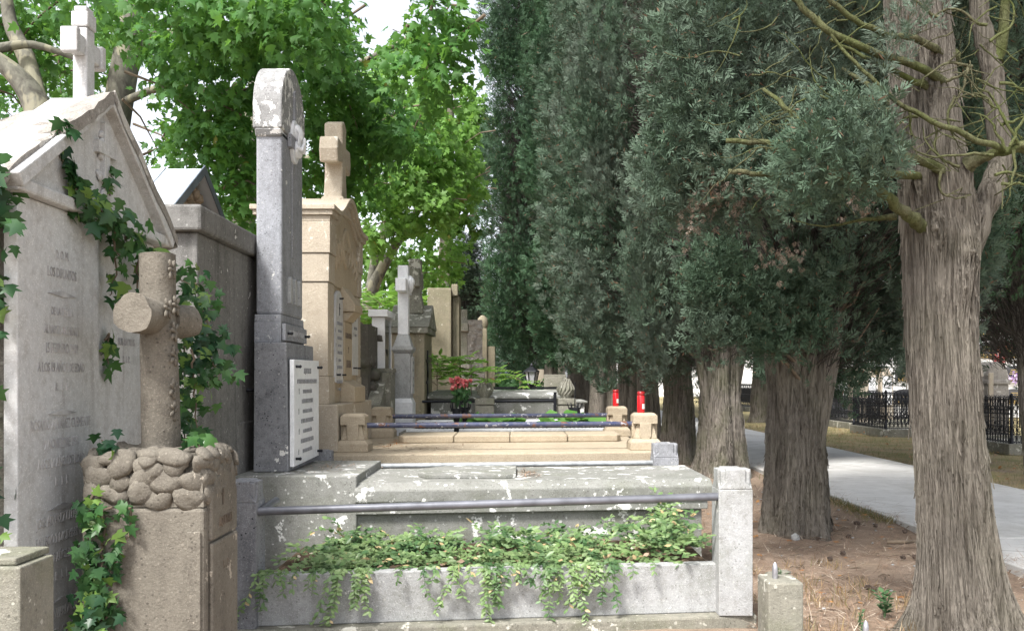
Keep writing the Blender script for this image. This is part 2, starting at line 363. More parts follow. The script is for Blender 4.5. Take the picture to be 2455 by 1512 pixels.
# ------------------------------------------------------------------ trees
def trunk_mesh(name, path, rad, mat, parent, seed, nth=72, nz=70, lobes=.10, ridge=.035, flare=None, strips=0, strip_w=1., knots=()):
    """fluted tapering trunk along a polyline (world points)"""
    q = np.random.default_rng(seed); path = np.array(path, float); rad = np.array(rad, float)
    d = np.concatenate([[0], np.cumsum(np.linalg.norm(np.diff(path, axis=0), axis=1))]); t = np.linspace(0, d[-1], nz)
    def sm(a):
        o = np.interp(t, d, a); k = np.array([1, 2, 3, 2, 1.]) / 9; p = np.pad(o, 2, mode='edge'); r = np.convolve(p, k, 'valid'); r[0] = o[0]; r[-1] = o[-1]; return r
    c = np.stack([sm(path[:, i]) for i in range(3)], 1); r = sm(rad)
    th = np.linspace(0, 2 * np.pi, nth, endpoint=False); TH, TT = np.meshgrid(th, t)
    f = np.zeros_like(TH)
    for k in (2, 3, 5, 7): f += lobes / math.sqrt(k) * np.cos(k * TH + q.uniform(0, 6) + q.uniform(-.35, .35) * TT)
    for k in ((17, 23, 31, 41) if nth < 250 else (19, 29, 43, 61, 83)): f += ridge * .35 * (1 - 2 * np.abs(np.sin(.5 * k * TH + q.uniform(0, 6) + .5 * np.sin(TT * q.uniform(1, 3) + q.uniform(0, 6)))))
    f += ridge * .4 * q.normal(size=f.shape) * .5
    if lobes > .06:
        for k in range(6): f -= lobes * 1.1 * np.exp(-((np.sin((TH - q.uniform(0, 6.28) - q.uniform(-.12, .12) * TT) / 2)) / q.uniform(.05, .09)) ** 2)
    for (ka, kt, am, wd) in knots:
        da = (np.mod(TH - ka + np.pi, 2 * np.pi) - np.pi) * r[:, None]; dt = (TT - kt) * .62; rr_ = np.sqrt(da * da + dt * dt); f += am * np.exp(-(rr_ / wd) ** 2) * (1 + .55 * np.cos(rr_ / wd * 7 + da * 40))
    if flare:
        f = f + flare * np.exp(-TT / .24) * (.6 + .6 * np.cos(4 * TH + q.uniform(0, 6)) + .35 * np.cos(7 * TH + q.uniform(0, 6)))
    rr = r[:, None] * (1 + f)
    V = np.stack([c[:, 0:1] + rr * np.cos(TH), c[:, 1:2] + rr * np.sin(TH), np.repeat(c[:, 2:3], nth, 1)], -1).reshape(-1, 3) - np.array(BASE[parent.name])
    me = bpy.data.meshes.new(name); fs = [(i * nth + k, i * nth + (k + 1) % nth, (i + 1) * nth + (k + 1) % nth, (i + 1) * nth + k) for i in range(nz - 1) for k in range(nth)]
    me.from_pydata(V.tolist(), [], fs); me.polygons.foreach_set('use_smooth', [True] * len(fs)); me.materials.append(mat)
    o = bpy.data.objects.new(name, me); link(o, parent)
    if strips:
        Vg = V.reshape(nz, nth, 3); cc = c - np.array(BASE[parent.name]); sv, sf = [], []
        for _ in range(strips):
            k = int(q.integers(nth)); L = int(q.integers(max(4, nz // 26), max(7, nz // 9))); i0 = int(q.integers(0, nz - L - 1)); hw = q.uniform(.003, .009) * strip_w; lift = q.uniform(.002, .008); cur = q.uniform(0, .022) * (q.uniform() > .6); dr = q.normal() * .35
            n0 = len(sv); m_ = 6
            for j in range(m_):
                i = i0 + int(j * L / (m_ - 1)); p = Vg[i, int(k + dr * j) % nth]; o_ = p - cc[i]; o_[2] = 0; o_ = o_ / np.linalg.norm(o_); tg = np.array([-o_[1], o_[0], 0]); ww = hw * (.35 + .65 * math.sin(math.pi * (j + .6) / m_)); p = p + o_ * (lift + cur * (max(0, 2 - j) / 2) ** 2)
                sv += [p - tg * ww - o_ * .004, p + o_ * .003, p + tg * ww - o_ * .004]
            sf += [(n0 + 3 * j + e, n0 + 3 * j + e + 1, n0 + 3 * j + e + 4, n0 + 3 * j + e + 3) for j in range(m_ - 1) for e in (0, 1)]
        me = bpy.data.meshes.new('bark_strips'); me.from_pydata([tuple(p) for p in sv], [], sf); me.materials.append(mat); link(bpy.data.objects.new('bark_strips', me), parent)
    return o

def cyp_crown_mesh(seed, prof, nplume, nspray, slen, drop=.0, wmul=1., inner=.25):
    """prof: [(z, r)] envelope; upright plumes of feathery sprays hang on it"""
    q = np.random.default_rng(seed); zs = np.array([p[0] for p in prof]); rs = np.array([p[1] for p in prof]); out = []
    seeds = []
    for b_ in range(nplume // (8 if slen < .2 else 5)):
        while 1:
            z = q.uniform(zs[0], zs[-1]); r = np.interp(z, zs, rs)
            if q.uniform(0, rs.max()) < r: break
        th = q.uniform(0, 2 * np.pi); seeds.append((z, th, r * q.uniform(.64, 1.13)))
    for i in range(nplume):
        if i % 8 == 7:                                          # a few sparse inner tufts
            z = q.uniform(zs[0], zs[-1]); r = np.interp(z, zs, rs); th = q.uniform(0, 2 * np.pi); rr = r * q.uniform(.35, .7)
        else:
            z, th, rr = seeds[i % len(seeds)]; z = max(zs[0], z + q.uniform(-.75, .75) * wmul); th = th + q.normal() * .15 / max(.4, rr); rr = rr * q.uniform(.9, 1.06)
        o = np.array([math.cos(th), math.sin(th), 0]); ax = norm(np.array([0, 0, 1]) + o * q.uniform(.05, .4) + q.normal(size=3) * .1)
        a = q.uniform(.24, .42) * wmul; L = q.uniform(.8, 1.7) * wmul; c = o * rr + np.array([0, 0, z])
        n = int(nspray * q.uniform(.7, 1.3)); u = q.uniform(-1, 1, n); ang = q.uniform(0, 2 * np.pi, n)
        e1 = norm(np.cross(ax, [.3, .2, .9])); e2 = np.cross(ax, e1)
        rad = e1[None] * np.cos(ang)[:, None] + e2[None] * np.sin(ang)[:, None]
        k = (rad @ o) > -.45; u, rad = u[k], rad[k]; n = len(u)
        pos = c + ax * (u * L * .5)[:, None] + rad * (a * np.sqrt(1 - .8 * u * u) * q.uniform(.55, 1.05, n))[:, None]
        pos[:, 2] -= 0
        d = norm(ax * q.uniform(.35, 1.1, n)[:, None] + rad * .75 + q.normal(size=(n, 3)) * .28)
        zd = norm(rad + q.normal(size=(n, 3)) * .6)
        T, Fc = SPR[i % len(SPR)]
        out.append(place(T, pos, d, zd, slen * q.uniform(.65, 1.25, n)))
    return np.concatenate(out)
SPR = [spray(i) for i in range(4)]; NK = len(SPR[0][0]); SF = SPR[0][1]

VA = cyp_crown_mesh(1, [(2.45, .8), (2.9, 1.2), (3.6, 1.55), (5., 1.75), (7, 1.7), (8.2, 1.2)], 260, 165, .155)
VB = cyp_crown_mesh(2, [(2.9, .8), (3.4, 1.25), (4.8, 1.6), (8, 1.75), (12, 1.5), (15, .8), (17, .2)], 480, 85, .25, wmul=1.25)
def inner_twigs(prof, n, seed):  # core of dead twigs, added to block light and darken the crown gaps
    q = np.random.default_rng(seed); zs = [p[0] for p in prof]; rs = [p[1] for p in prof]; z = q.uniform(zs[0] - .3, zs[-1] - .6, n); th = q.uniform(0, 6.2832, n); r = np.interp(z, zs, rs)
    f = q.uniform(.1, .55, n); o = np.stack([np.cos(th), np.sin(th), np.zeros(n)], 1); pos = o * (r * f)[:, None]; pos[:, 2] = z
    d = o * .8 + np.stack([q.normal(size=n) * .3, q.normal(size=n) * .3, q.uniform(.3, 1.6, n)], 1)
    T = np.array([(-.011, 0, 0), (.011, 0, 0), (.004, 1, .08), (-.004, 1, .08), (0, 0, -.011), (0, 0, .011), (0, 1, .084), (0, 1, .076), (0, .5, .02), (.012, .52, .02), (.2, .85, .1), (.195, .86, .1)])
    return place(T, pos, d, rv(q, n), r * q.uniform(.35, .75, n))
PA = [(2.45, .8), (2.9, 1.2), (3.6, 1.55), (5., 1.75), (7, 1.7), (8.2, 1.2)]; PB = [(2.9, .8), (3.4, 1.25), (4.8, 1.6), (8, 1.75), (12, 1.5), (15, .8), (17, .2)]
TA = inner_twigs(PA, 4200, 3); TB = inner_twigs(PB, 5200, 4); TWM = plain('dead_shading_twig', (.055, .047, .04), .9, 0, .4, 6)
CROWN = {}
def crown(parent, key, mat, rot=0, scale=(1, 1, 1), off=(0, 0, 0)):
    k = (key, mat)
    if k not in CROWN:
        o = fast_mesh('crown', VA if key == 'A' else VB, SF, NK, M[mat], parent); CROWN[k] = o.data
    else:
        o = bpy.data.objects.new('crown', CROWN[k]); link(o, parent)
    o.rotation_euler = (0, 0, rot); o.scale = scale; o.location = off
    if key not in CROWN:
        d_ = fast_mesh('dead_shading_twigs', TA if key == 'A' else TB, [(0, 1, 2, 3), (4, 5, 6, 7), (8, 9, 10, 11)], 12, TWM, parent); CROWN[key] = d_.data
    else: d_ = bpy.data.objects.new('dead_shading_twigs', CROWN[key]); link(d_, parent)
    d_.rotation_euler = o.rotation_euler; d_.scale = scale; d_.location = off
    return o
def bundle(parent, x, y, stems, seed, mat='barkc'):
    """a bundle of stems rising into the crown: each is a limb of its own"""
    q = random.Random(seed)
    for i in range(stems):
        a = 6.283 * i / stems + q.uniform(-.4, .4); r0 = q.uniform(.1, .25); lean = q.uniform(.05, .24)
        p = [(x + math.cos(a) * r0 * .6, y + math.sin(a) * r0 * .6, .9), (x + math.cos(a) * (r0 + .1), y + math.sin(a) * (r0 + .1), 1.9)]
        for h in (2.8, 3.8, 5.2, 6.8): p.append((x + math.cos(a) * (r0 + .1 + lean * (h - 1.9)) + q.uniform(-.06, .06), y + math.sin(a) * (r0 + .1 + lean * (h - 1.9)), h))
        trunk_mesh('limb', p, [.13, .12, .10, .085, .065, .03], M[mat], parent, seed * 7 + i, 20, 36, .08, .03)
        for j in range(7):                                     # dead snags and short side shoots
            z = q.uniform(2.0, 4.6); t = r0 + .1 + lean * (z - 1.9); b = a + q.uniform(-1.2, 1.2); L = q.uniform(.3, .8)
            c0 = Vector((x + math.cos(a) * t, y + math.sin(a) * t, z)); c1 = c0 + Vector((math.cos(b) * L * .5, math.sin(b) * L * .5, q.uniform(-.1, .2))); c2 = c1 + Vector((math.cos(b) * L * .4, math.sin(b) * L * .4, q.uniform(.1, .35)))
            SN.tube([c0, c1, c2], [.022, .014, .005], 5)
CG = 'old cypresses in the row along the path'
def cypress(x, y, label, trunk_r, trunk_h, seed, key, mat, rot, scale, off=(0, 0, 0), bark='barkc', stems=0, lean=0, flare=.35, lobes=.10, res=(72, 70), group=CG):
    global SN
    t = thing('cypress_tree', label, 'tree', (x, y, 0), group)
    q = random.Random(seed)
    path = [(x + lean * z * .1 + q.uniform(-.02, .02), y, z) for z in np.linspace(-.1, trunk_h, 7)]
    rr = [trunk_r * (1.05 - .08 * i + (.0 if i < 4 else .04 * (i - 3))) for i in range(7)]
    trunk_mesh('trunk', path, rr, M[bark], t, seed, res[0], res[1], lobes, .05, flare, 1300 if res[0] > 100 else (700 if y < 20 else 0), 1.5)
    if stems:
        SN = MB(); bundle(t, x + lean * .2, y, stems, seed, bark); SN.build('snag', M['twig'], t)
    crown(t, key, mat, rot, scale, off)
    return t
cypress(3.02, 9.75, 'thick fluted cypress trunk left of the foremost trunk, open dark crown with bare stems', .35, 2.9, 21, 'A', 'cyp', .4, (.92, .92, 1.0), (.1, 0, -.5), stems=10, lobes=.13, flare=.3, res=(120, 110))
cypress(3.55, 15.7, 'cypress with greenish mossy split trunk, third from the right in the row', .43, 2.8, 33, 'A', 'cyp', 2.2, (1.05, 1.05, 1.35), (-.1, 0, -1.15), bark='barkdark', stems=5, lobes=.15)
cypress(3.2, 17.9, 'reddish trunked cypress close behind the mossy split trunk', .34, 2.6, 35, 'B', 'cyp', 4.4, (1.0, 1.0, 1.0), (-.3, 0, -.7), bark='barkdark', lobes=.12)
cypress(3.02, 20.4, 'slender pale cypress trunk between the red candles and the mossy split trunk', .26, 3.0, 36, 'B', 'cyp', 2.9, (.9, .9, .95), (-.3, 0, -.5), lobes=.16, lean=-.25)
cypress(3.0, 22.8, 'cypress with twin trunks seen just behind the two red grave candles', .50, 3.2, 37, 'B', 'cyp', .9, (1.05, 1.05, 1.0), (-.35, 0, -.6), lobes=.2)
cypress(3.1, 31.5, 'cypress with wide ribbed trunk behind the carved pine cone finial', .62, 4., 39, 'B', 'cyp2', 3.1, (1.25, 1.25, 1.15), (-.3, 0, -.6), lobes=.18)
cypress(2.7, 37.0, 'tall dark cypress in the row behind the wide ribbed trunk', .45, 5., 41, 'B', 'cyp2', 5.0, (1.35, 1.35, 1.25), (-.6, 0, -.7), lobes=.15)
cypress(1.4, 34., 'dark cypress standing among the far tombs, left edge of the cypress mass', .3, 4., 42, 'B', 'cyp2', 3.6, (1.2, 1.2, 1.3), (-.5, 0, -1.0), lobes=.15, res=(40, 40))
cypress(3.1, 46., 'distant cypress trunk behind the black grave lantern', .5, 4., 43, 'B', 'cyp2', 1.6, (1.3, 1.3, 1.2), (-.3, 0, -.4), res=(30, 20))
cypress(3.0, 60., 'far cypress in the row, just left of the lantern', .5, 4., 45, 'B', 'cyp2', 2.6, (1.4, 1.4, 1.2), (-.4, 0, -.4), res=(30, 20))
cypress(2.6, 80., 'last dark cypress closing the end of the row', .5, 4., 47, 'B', 'cyp2', 3.9, (1.8, 1.8, 1.3), (-.8, 0, -2), res=(30, 20))
cypress(-2.3, 44., 'pale green slender cypress left of the dark leaning one, above the far tombs', .25, 3., 49, 'B', 'cyp', 1., (.75, .75, .52), (0, 0, -.6), res=(24, 20), group='cypresses away from the row')
cypress(-3.2, 62., 'far pale cypress behind the plane trees at the end of the tombs', .25, 3., 50, 'B', 'cyp2', 1., (1.1, 1.1, .55), (0, 0, -1), res=(24, 20), group='cypresses away from the row')
cypress(8.2, 14.4, 'cypress across the path at the right edge with thin leaning trunk', .14, 4., 51, 'A', 'cyp2', 1.2, (1.25, 1.25, 1.35), (-.1, 0, -1.15), bark='barkdark', lean=-.9, flare=.15, group='cypresses away from the row')
cypress(8.5, 18., 'dark cypress across the path, behind the foremost trunk', .3, 3., 53, 'B', 'cyp2', 2.3, (1.5, 1.5, .9), (-.9, 0, -.45), bark='barkdark', group='cypresses away from the row')
cypress(9.05, 33.5, 'cypress across the path whose trunk foot shows beside the thick fluted trunk', .4, 3., 55, 'B', 'cyp2', .3, (1.4, 1.4, 1.), (0, 0, -.5), bark='barkdark', group='cypresses away from the row')
cypress(8.4, 45., 'distant cypress across the path beyond the iron railings', .4, 3., 57, 'B', 'cyp2', 5.3, (1.5, 1.5, 1.), (0, 0, -.6), bark='barkdark', group='cypresses away from the row')

def low_boughs():
    t = bpy.data.objects['cypress_tree']; rng = np.random.default_rng(18); out = []; m = MB()
    for a, b, ra, rb, n in ((2000, 800, 50, 60, 260), (2060, 760, 60, 60, 300), (2120, 780, 50, 60, 260), (1990, 880, 40, 40, 170), (2040, 850, 45, 50, 170), (2110, 850, 40, 40, 130), (2090, 700, 60, 60, 260), (2010, 720, 50, 60, 260), (2020, 910, 22, 30, 50), (2160, 800, 40, 50, 150)):
        y = 10.3; s_ = y / F; c = np.array(P(a, b, y)); o = rng.normal(size=(n, 3)) * .55
        out.append(place(SPR[rng.integers(4)][0], c + o * np.array([ra * s_, .4, rb * s_]), norm(o * .6 + np.array([.1, -.2, -.25]) + rng.normal(size=(n, 3)) * .5), rv(rng, n), .16 * rng.uniform(.6, 1.2, n)))
        m.tube([(3.15, 10.0, c[2] + .5), tuple((np.array((3.15, 10.0, c[2] + .5)) + c) / 2 + np.array([0, 0, .1])), tuple(c)], [.03, .02, .006], 6)
    for a, b, ra, rb, n in ((1735, 640, 60, 70, 300), (1770, 720, 60, 70, 330), (1800, 800, 55, 50, 280), (1850, 690, 45, 60, 200), (1880, 770, 50, 60, 260), (1930, 690, 40, 60, 190), (1950, 790, 45, 50, 220), (1840, 840, 40, 30, 120), (1680, 700, 60, 80, 300), (1700, 800, 60, 60, 250), (1990, 670, 40, 60, 160)):
        y = 8.95; s_ = y / F; c = np.array(P(a, b, y)); o = rng.normal(size=(n, 3)) * .5
        out.append(place(SPR[rng.integers(4)][0], c + o * np.array([ra * s_, .22, rb * s_]), norm(o * .5 + np.array([-.1, -.3, .5]) + rng.normal(size=(n, 3)) * .45), rv(rng, n) + np.array([0, -.6, 0]), .15 * rng.uniform(.6, 1.2, n)))
        m.tube([(3.05, 9.6, c[2] - .35), tuple((np.array((3.05, 9.6, c[2] - .35)) + c) / 2 + np.array([0, 0, .05])), tuple(c)], [.025, .018, .005], 6)
    fast_mesh('low_foliage', np.concatenate(out) - np.array(t.location), SF, NK, M['cyp'], t)
    m.build('low_boughs', M['twig'], t)
low_boughs()
# foremost cypress: big bare trunk with mossy branches
def foremost():
    Y = 5.9
    t = thing('cypress_tree', 'foremost big cypress at right with bare trunk and mossy green branches', 'tree', (X(2305, Y), Y, 0), CG)
    pts = [(2322, 1545), (2308, 1440), (2290, 1250), (2268, 1000), (2254, 800), (2250, 560), (2232, 400), (2212, 200), (2195, 0), (2180, -300), (2170, -900)]
    rr = [.25, .236, .216, .208, .207, .222, .2, .192, .182, .17, .14]
    trunk_mesh('trunk', [(X(a, Y), Y, Z(b, Y)) for a, b in pts], rr, M['barkc'], t, 5, 320, 240, .035, .036, .8, 2600, 1., [(4.25, 2.65, .24, .07), (5.1, 2.5, .22, .08), (4.9, 2.28, .14, .06), (4.35, 2.2, .10, .05), (3.9, 2.95, .2, .06), (5.3, 3.0, .18, .07), (4.5, 3.55, .2, .06), (4.6, 3.75, .16, .05), (5.6, 2.75, .2, .08), (4.1, 1.3, .07, .05), (5.0, 1.7, .06, .05)])
    def br(pts, r0, r1, n=7, mat='mossb', name='branch'):
        m = MB(); ps = [P(a, b, y) for a, b, y in pts]; q = random.Random(int(pts[0][0]))
        fine = []
        for i in range(len(ps) - 1):
            for k in range(4):
                p = ps[i].lerp(ps[i + 1], k / 4); fine.append(p + Vector((q.uniform(-1, 1), q.uniform(-1, 1), q.uniform(-1, 1))) * .008)
        fine.append(ps[-1]); n2 = len(fine)
        m.tube(fine, [(r0 + (r1 - r0) * i / (n2 - 1)) * (1 + .9 * math.exp(-i / 2.2)) for i in range(n2)], n); return m.build(name, M[mat], t)
    br([(2275, 720, 5.88), (2305, 620, 5.84), (2345, 525, 5.82), (2376, 455, 5.83), (2398, 390, 5.85), (2390, 270, 5.85), (2372, 150, 5.85), (2350, 50, 5.85), (2335, -60, 5.85), (2310, -400, 5.9)], .09, .05, 14, 'barkc', 'limb')
    br([(2380, 150, 5.85), (2405, 90, 5.8), (2412, 0, 5.8), (2415, -120, 5.8)], .035, .025)
    br([(2285, 138, 5.88), (2255, 128, 5.74), (2221, 107, 5.62), (2182, 90, 5.55), (2121, 83, 5.5), (2049, 50, 5.45), (1990, 5, 5.4), (1930, -60, 5.4)], .025, .014)
    br([(2290, 225, 5.88), (2258, 196, 5.72), (2211, 163, 5.6), (2124, 137, 5.5), (2052, 105, 5.45), (1980, 70, 5.4), (1935, 30, 5.4), (1890, -20, 5.4)], .028, .018)
    br([(2235, 215, 5.75), (2180, 190, 5.66), (2090, 148, 5.6), (1990, 95, 5.6)], .02, .009)
    br([(2454, 350, 5.5), (2413, 362, 5.5), (2340, 335, 5.45), (2233, 289, 5.4), (2153, 246, 5.4), (2088, 188, 5.4), (2009, 108, 5.4), (1960, 40, 5.4)], .022, .008)
    br([(2285, 430, 5.88), (2252, 405, 5.7), (2197, 383, 5.55), (2135, 368, 5.5), (2085, 352, 5.5), (1960, 340, 5.6), (1850, 341, 5.7), (1740, 338, 5.8)], .031, .016)
    br([(2240, 425, 5.88), (2205, 422, 5.74), (2135, 415, 5.65), (2095, 414, 5.6), (1980, 425, 5.7), (1880, 420, 5.75), (1800, 416, 5.8), (1745, 410, 5.85)], .027, .015)
    br([(2268, 600, 5.96), (2225, 556, 5.80), (2190, 526, 5.68), (2165, 508, 5.6), (2139, 484, 5.5), (2088, 441, 5.4), (2050, 432, 5.35), (1990, 410, 5.3)], .046, .02, 12)
    br([(2320, 398, 5.7), (2370, 372, 5.6), (2413, 362, 5.5), (2460, 346, 5.45), (2520, 320, 5.4)], .03, .018)
    br([(2145, 250, 6.0), (2090, 210, 6.3), (2020, 165, 6.6)], .02, .012)
    br([(2130, 275, 6.0), (2070, 240, 6.2), (2010, 215, 6.5)], .024, .012)
    br([(2110, 320, 6.0), (2060, 285, 6.1), (1990, 240, 6.4), (1900, 200, 6.8)], .02, .008)
    br([(2150, 518, 5.8), (2050, 528, 5.9), (1980, 545, 6.0), (1900, 530, 6.1)], .013, .003, 5)
    br([(2060, 360, 5.5), (2010, 320, 5.6), (1960, 300, 5.7), (1860, 300, 5.9)], .016, .006, 5)
    br([(2020, 400, 5.4), (1960, 330, 5.5), (1900, 270, 5.6), (1830, 215, 5.8)], .03, .012, 6)
    tw = MB(); q = random.Random(4)
    def curl(a, b, y, ang, L, n=9, w=.9, r=.008):
        p = [P(a, b, y)]; d = ang
        for i in range(n):
            d += q.uniform(-w, w) * .5 + (.12 if q.random() > .5 else -.12)
            p.append(p[-1] + Vector((math.cos(d) * L / n, q.uniform(-.25, .25) * L / n, math.sin(d) * L / n)))
        tw.tube(p, [r * (1 - .75 * i / n) for i in range(n + 1)], 5)
        return p
    for a, b, an, L in ((2413, 362, 2.6, .35), (2380, 372, 3.4, .6), (2300, 400, 3.4, .35), (2260, 405, 4.3, .3), (2320, 160, 4.4, .3), (2330, 160, 3.0, .4), (2290, 230, 4.0, .35), (2265, 195, .6, .25), (2420, 350, 1.3, .5), (2440, 345, 1.8, .6), (2430, 360, 4.6, .35), (2400, 300, .5, .4), (2395, 200, .2, .4), (2385, 420, -.1, .4), (2400, 440, .1, .35), (2380, 260, 2.5, .3), (2365, 60, 3.3, .45), (2372, 100, .6, .5), (2250, 42, 3.3, .45), (2200, 280, 3.6, .25), (2180, 265, 5., .2), (2240, 290, 4.9, .2)):
        p = curl(a, b, 5.45, an, L, 10, .9, .011)
        for k in (4, 6, 8):
            s = p[k]; tw.tube([s, s + Vector((q.uniform(-.1, .1), q.uniform(-.05, .05), q.uniform(-.09, .07))), s + Vector((q.uniform(-.17, .17), q.uniform(-.1, .1), q.uniform(-.14, .1)))], [.005, .004, .002], 4)
    for i in range(90):                                        # bare hanging twigs off the branches
        a = q.uniform(1750, 2130) if i % 3 else q.uniform(2250, 2500); b = q.uniform(0, 420)
        curl(a, b, q.uniform(5.4, 6.6), q.choice([2.6, 3.4, 4.3, .5, 5.4]), q.uniform(.15, .55), 7, .8, .006)
    tw.build('twigs', M['mossb'], t)
    rng = np.random.default_rng(8); out = []; dead = []
    def clump(a, b, y, ra, rb, n, sl=.105, up=.55):
        T = SPR[rng.integers(4)][0]; c = np.array(P(a, b, y)); s = y / F
        o = rng.normal(size=(n, 3)) * .78; o = o / np.maximum(1, np.linalg.norm(o, axis=1, keepdims=True) / 1.25); pos = c + o * np.array([ra * s, .3, rb * s])
        d = norm(o * .6 + np.array([-.2, -.25, up]) + rng.normal(size=(n, 3)) * .5)
        out.append(place(T, pos, d, rv(rng, n) + np.array([0, -.8, .3]), sl * rng.uniform(.6, 1.3, n)))
    for a, b, ra, rb, n in ((1985, 300, 45, 60, 230), (1960, 370, 70, 60, 330), (2040, 340, 60, 70, 330), (2060, 410, 60, 50, 260), (1930, 430, 45, 50, 200), (2000, 440, 60, 40, 200), (1910, 380, 35, 40, 150), (2090, 400, 40, 45, 150), (2085, 290, 30, 40, 80), (2138, 95, 26, 40, 70), (2130, 140, 26, 35, 60), (2230, 10, 60, 30, 60)):
        clump(a, b, 5.45, ra, rb, int(n * .8))
    for a, b, ra, rb, n in ((1870, 300, 50, 25, 60), (1850, 455, 60, 28, 70), (1750, 370, 50, 40, 110), (1930, 480, 50, 28, 60), (1950, 240, 45, 35, 60)):
        clump(a, b, 6.25, ra, rb, n)
    for a, b, ra, rb, n in ((1750, 310, 70, 70, 500), (1700, 380, 80, 70, 500), (1790, 400, 50, 60, 280), (1840, 250, 60, 70, 300), (1650, 300, 70, 80, 450), (1880, 150, 60, 80, 260), (1760, 180, 70, 80, 400), (1640, 160, 80, 90, 500), (1860, 40, 90, 60, 350), (1720, 60, 90, 70, 450), (2010, 60, 70, 60, 160), (1800, 470, 60, 60, 260), (1690, 470, 70, 60, 320), (1600, 420, 60, 70, 350)):
        clump(a, b, 6.9, ra * 1.1, rb * 1.1, n, .13)
    for a, b, ra, rb, n in ((2450, 40, 70, 60, 240), (2470, 160, 50, 80, 240), (2440, 280, 30, 50, 90), (2480, 420, 60, 80, 200), (2400, 120, 30, 50, 50)):
        clump(a, b, 6.6, ra, rb, n)
    T, Fc = SPR[0]
    o = fast_mesh('foliage', np.concatenate(out) - np.array(BASE[t.name]), Fc, NK, M['cyp'], t)
    for a, b, n in ((1690, 480, 90), (1770, 480, 90), (1700, 420, 60), (1900, 430, 20), (2060, 470, 60), (1660, 520, 40), (1880, 600, 40)):
        pos = np.array(P(a, b, 6.7)) + rng.normal(size=(n, 3)) * np.array([.07, .1, .09])
        dead.append(place(T, pos, rv(rng, n) * .6 + np.array([0, 0, -1.]), rv(rng, n), .065 * rng.uniform(.6, 1.2, n)))
    fast_mesh('dead_foliage', np.concatenate(dead) - np.array(BASE[t.name]), Fc, NK, M['cypdead'], t)
    crown(t, 'B', 'cyp', 2.0, (1.15, 1.15, .8), (.2, .3, 3.0))
foremost()

# plane trees ------------------------------------------------------
def plane_leaves(blobs, seed, size=(.10, .17), per=9):
    q = np.random.default_rng(seed); out = []
    for (c, r, n) in blobs:
        c = np.array(c); r = np.array(r); m = max(1, n // per)
        o = rv(q, m) * (q.uniform(.25, 1, (m, 1)) ** .5); tw = c + o * r
        od = norm(o + q.normal(size=(m, 3)) * .4); sag = q.uniform(-.5, .1, m)
        od[:, 2] = od[:, 2] * .5 + sag; od = norm(od)
        k = q.integers(0, m, n); s = q.uniform(0, .45, n)
        pos = tw[k] + od[k] * s[:, None] + q.normal(size=(n, 3)) * .07
        nd = norm(np.array([0, 0, .75]) + od[k] * .45 + np.array([.15, -.35, 0]) + q.normal(size=(n, 3)) * .42)
        yd = norm(od[k] * .7 + q.normal(size=(n, 3)) * .6 + np.array([0, 0, -.45]))
        TL = LEAF5[0].copy(); fo = q.uniform(.3, 1.7); TL[:, 2] = -.28 * fo * np.abs(TL[:, 0]) - q.uniform(0, .4) * TL[:, 1] ** 2; TL[:, 0] *= q.uniform(.85, 1.1)
        out.append(place(TL, pos, yd, nd, q.uniform(size[0], size[1], n)))
    return np.concatenate(out)
def blobs_px(lst, k=.22):
    """(px, py, depth, radius x px, radius y px, radius in depth, leaves)"""
    return [(P(a, b, y), (max(.15, ra * y / F - k), rd, max(.12, rb * y / F - k)), int(n * 1.3)) for a, b, y, ra, rb, rd, n in lst]
def plane_tree(label, base, trunk, limbs, blobs, seed, mat, size=(.08, .15), twigs=40):
    t = thing('plane_tree', label, 'tree', base, 'plane trees behind the tombs')
    trunk_mesh('trunk', [p for p, r in trunk], [r for p, r in trunk], M['barkp'], t, seed, 32, 50, .03, .004, .2)
    for l in limbs:
        m = MB(); ps = [Vector(p) for p, r in l]; fine = []; rr = []
        for i in range(len(l) - 1):
            for k in range(4):
                f = k / 4; fine.append(ps[i].lerp(ps[i + 1], f)); rr.append(l[i][1] + (l[i + 1][1] - l[i][1]) * f)
        fine.append(ps[-1]); rr.append(l[-1][1])
        for _ in range(3):
            for i in range(1, len(fine) - 1): fine[i] = (fine[i - 1] + fine[i] * 2 + fine[i + 1]) / 4
        m.tube(fine, rr, 12); m.build('limb', M['barkp'], t)
    m = MB(); q = random.Random(seed)
    for c, r, n in blobs:
        for k in range(max(2, n // 150)):
            a = Vector([c[i] + q.uniform(-1, 1) * r[i] for i in range(3)]); b = a + Vector((q.uniform(-.9, .9), q.uniform(-.6, .6), q.uniform(-.1, .8)))
            mid = a.lerp(b, .5) + Vector((0, 0, .1)); m.tube([a, mid, b], [.006, .012, .02], 5)
    m.build('twigs', M['twig'], t)
    fast_mesh('crown', plane_leaves(blobs, seed, size) - np.array(base), LEAF5[1], len(LEAF5[0]), M[mat], t)
    return t
def leafy(lst): return blobs_px(lst)
Y1 = 10.5
b = (X(140, Y1), Y1, 0)
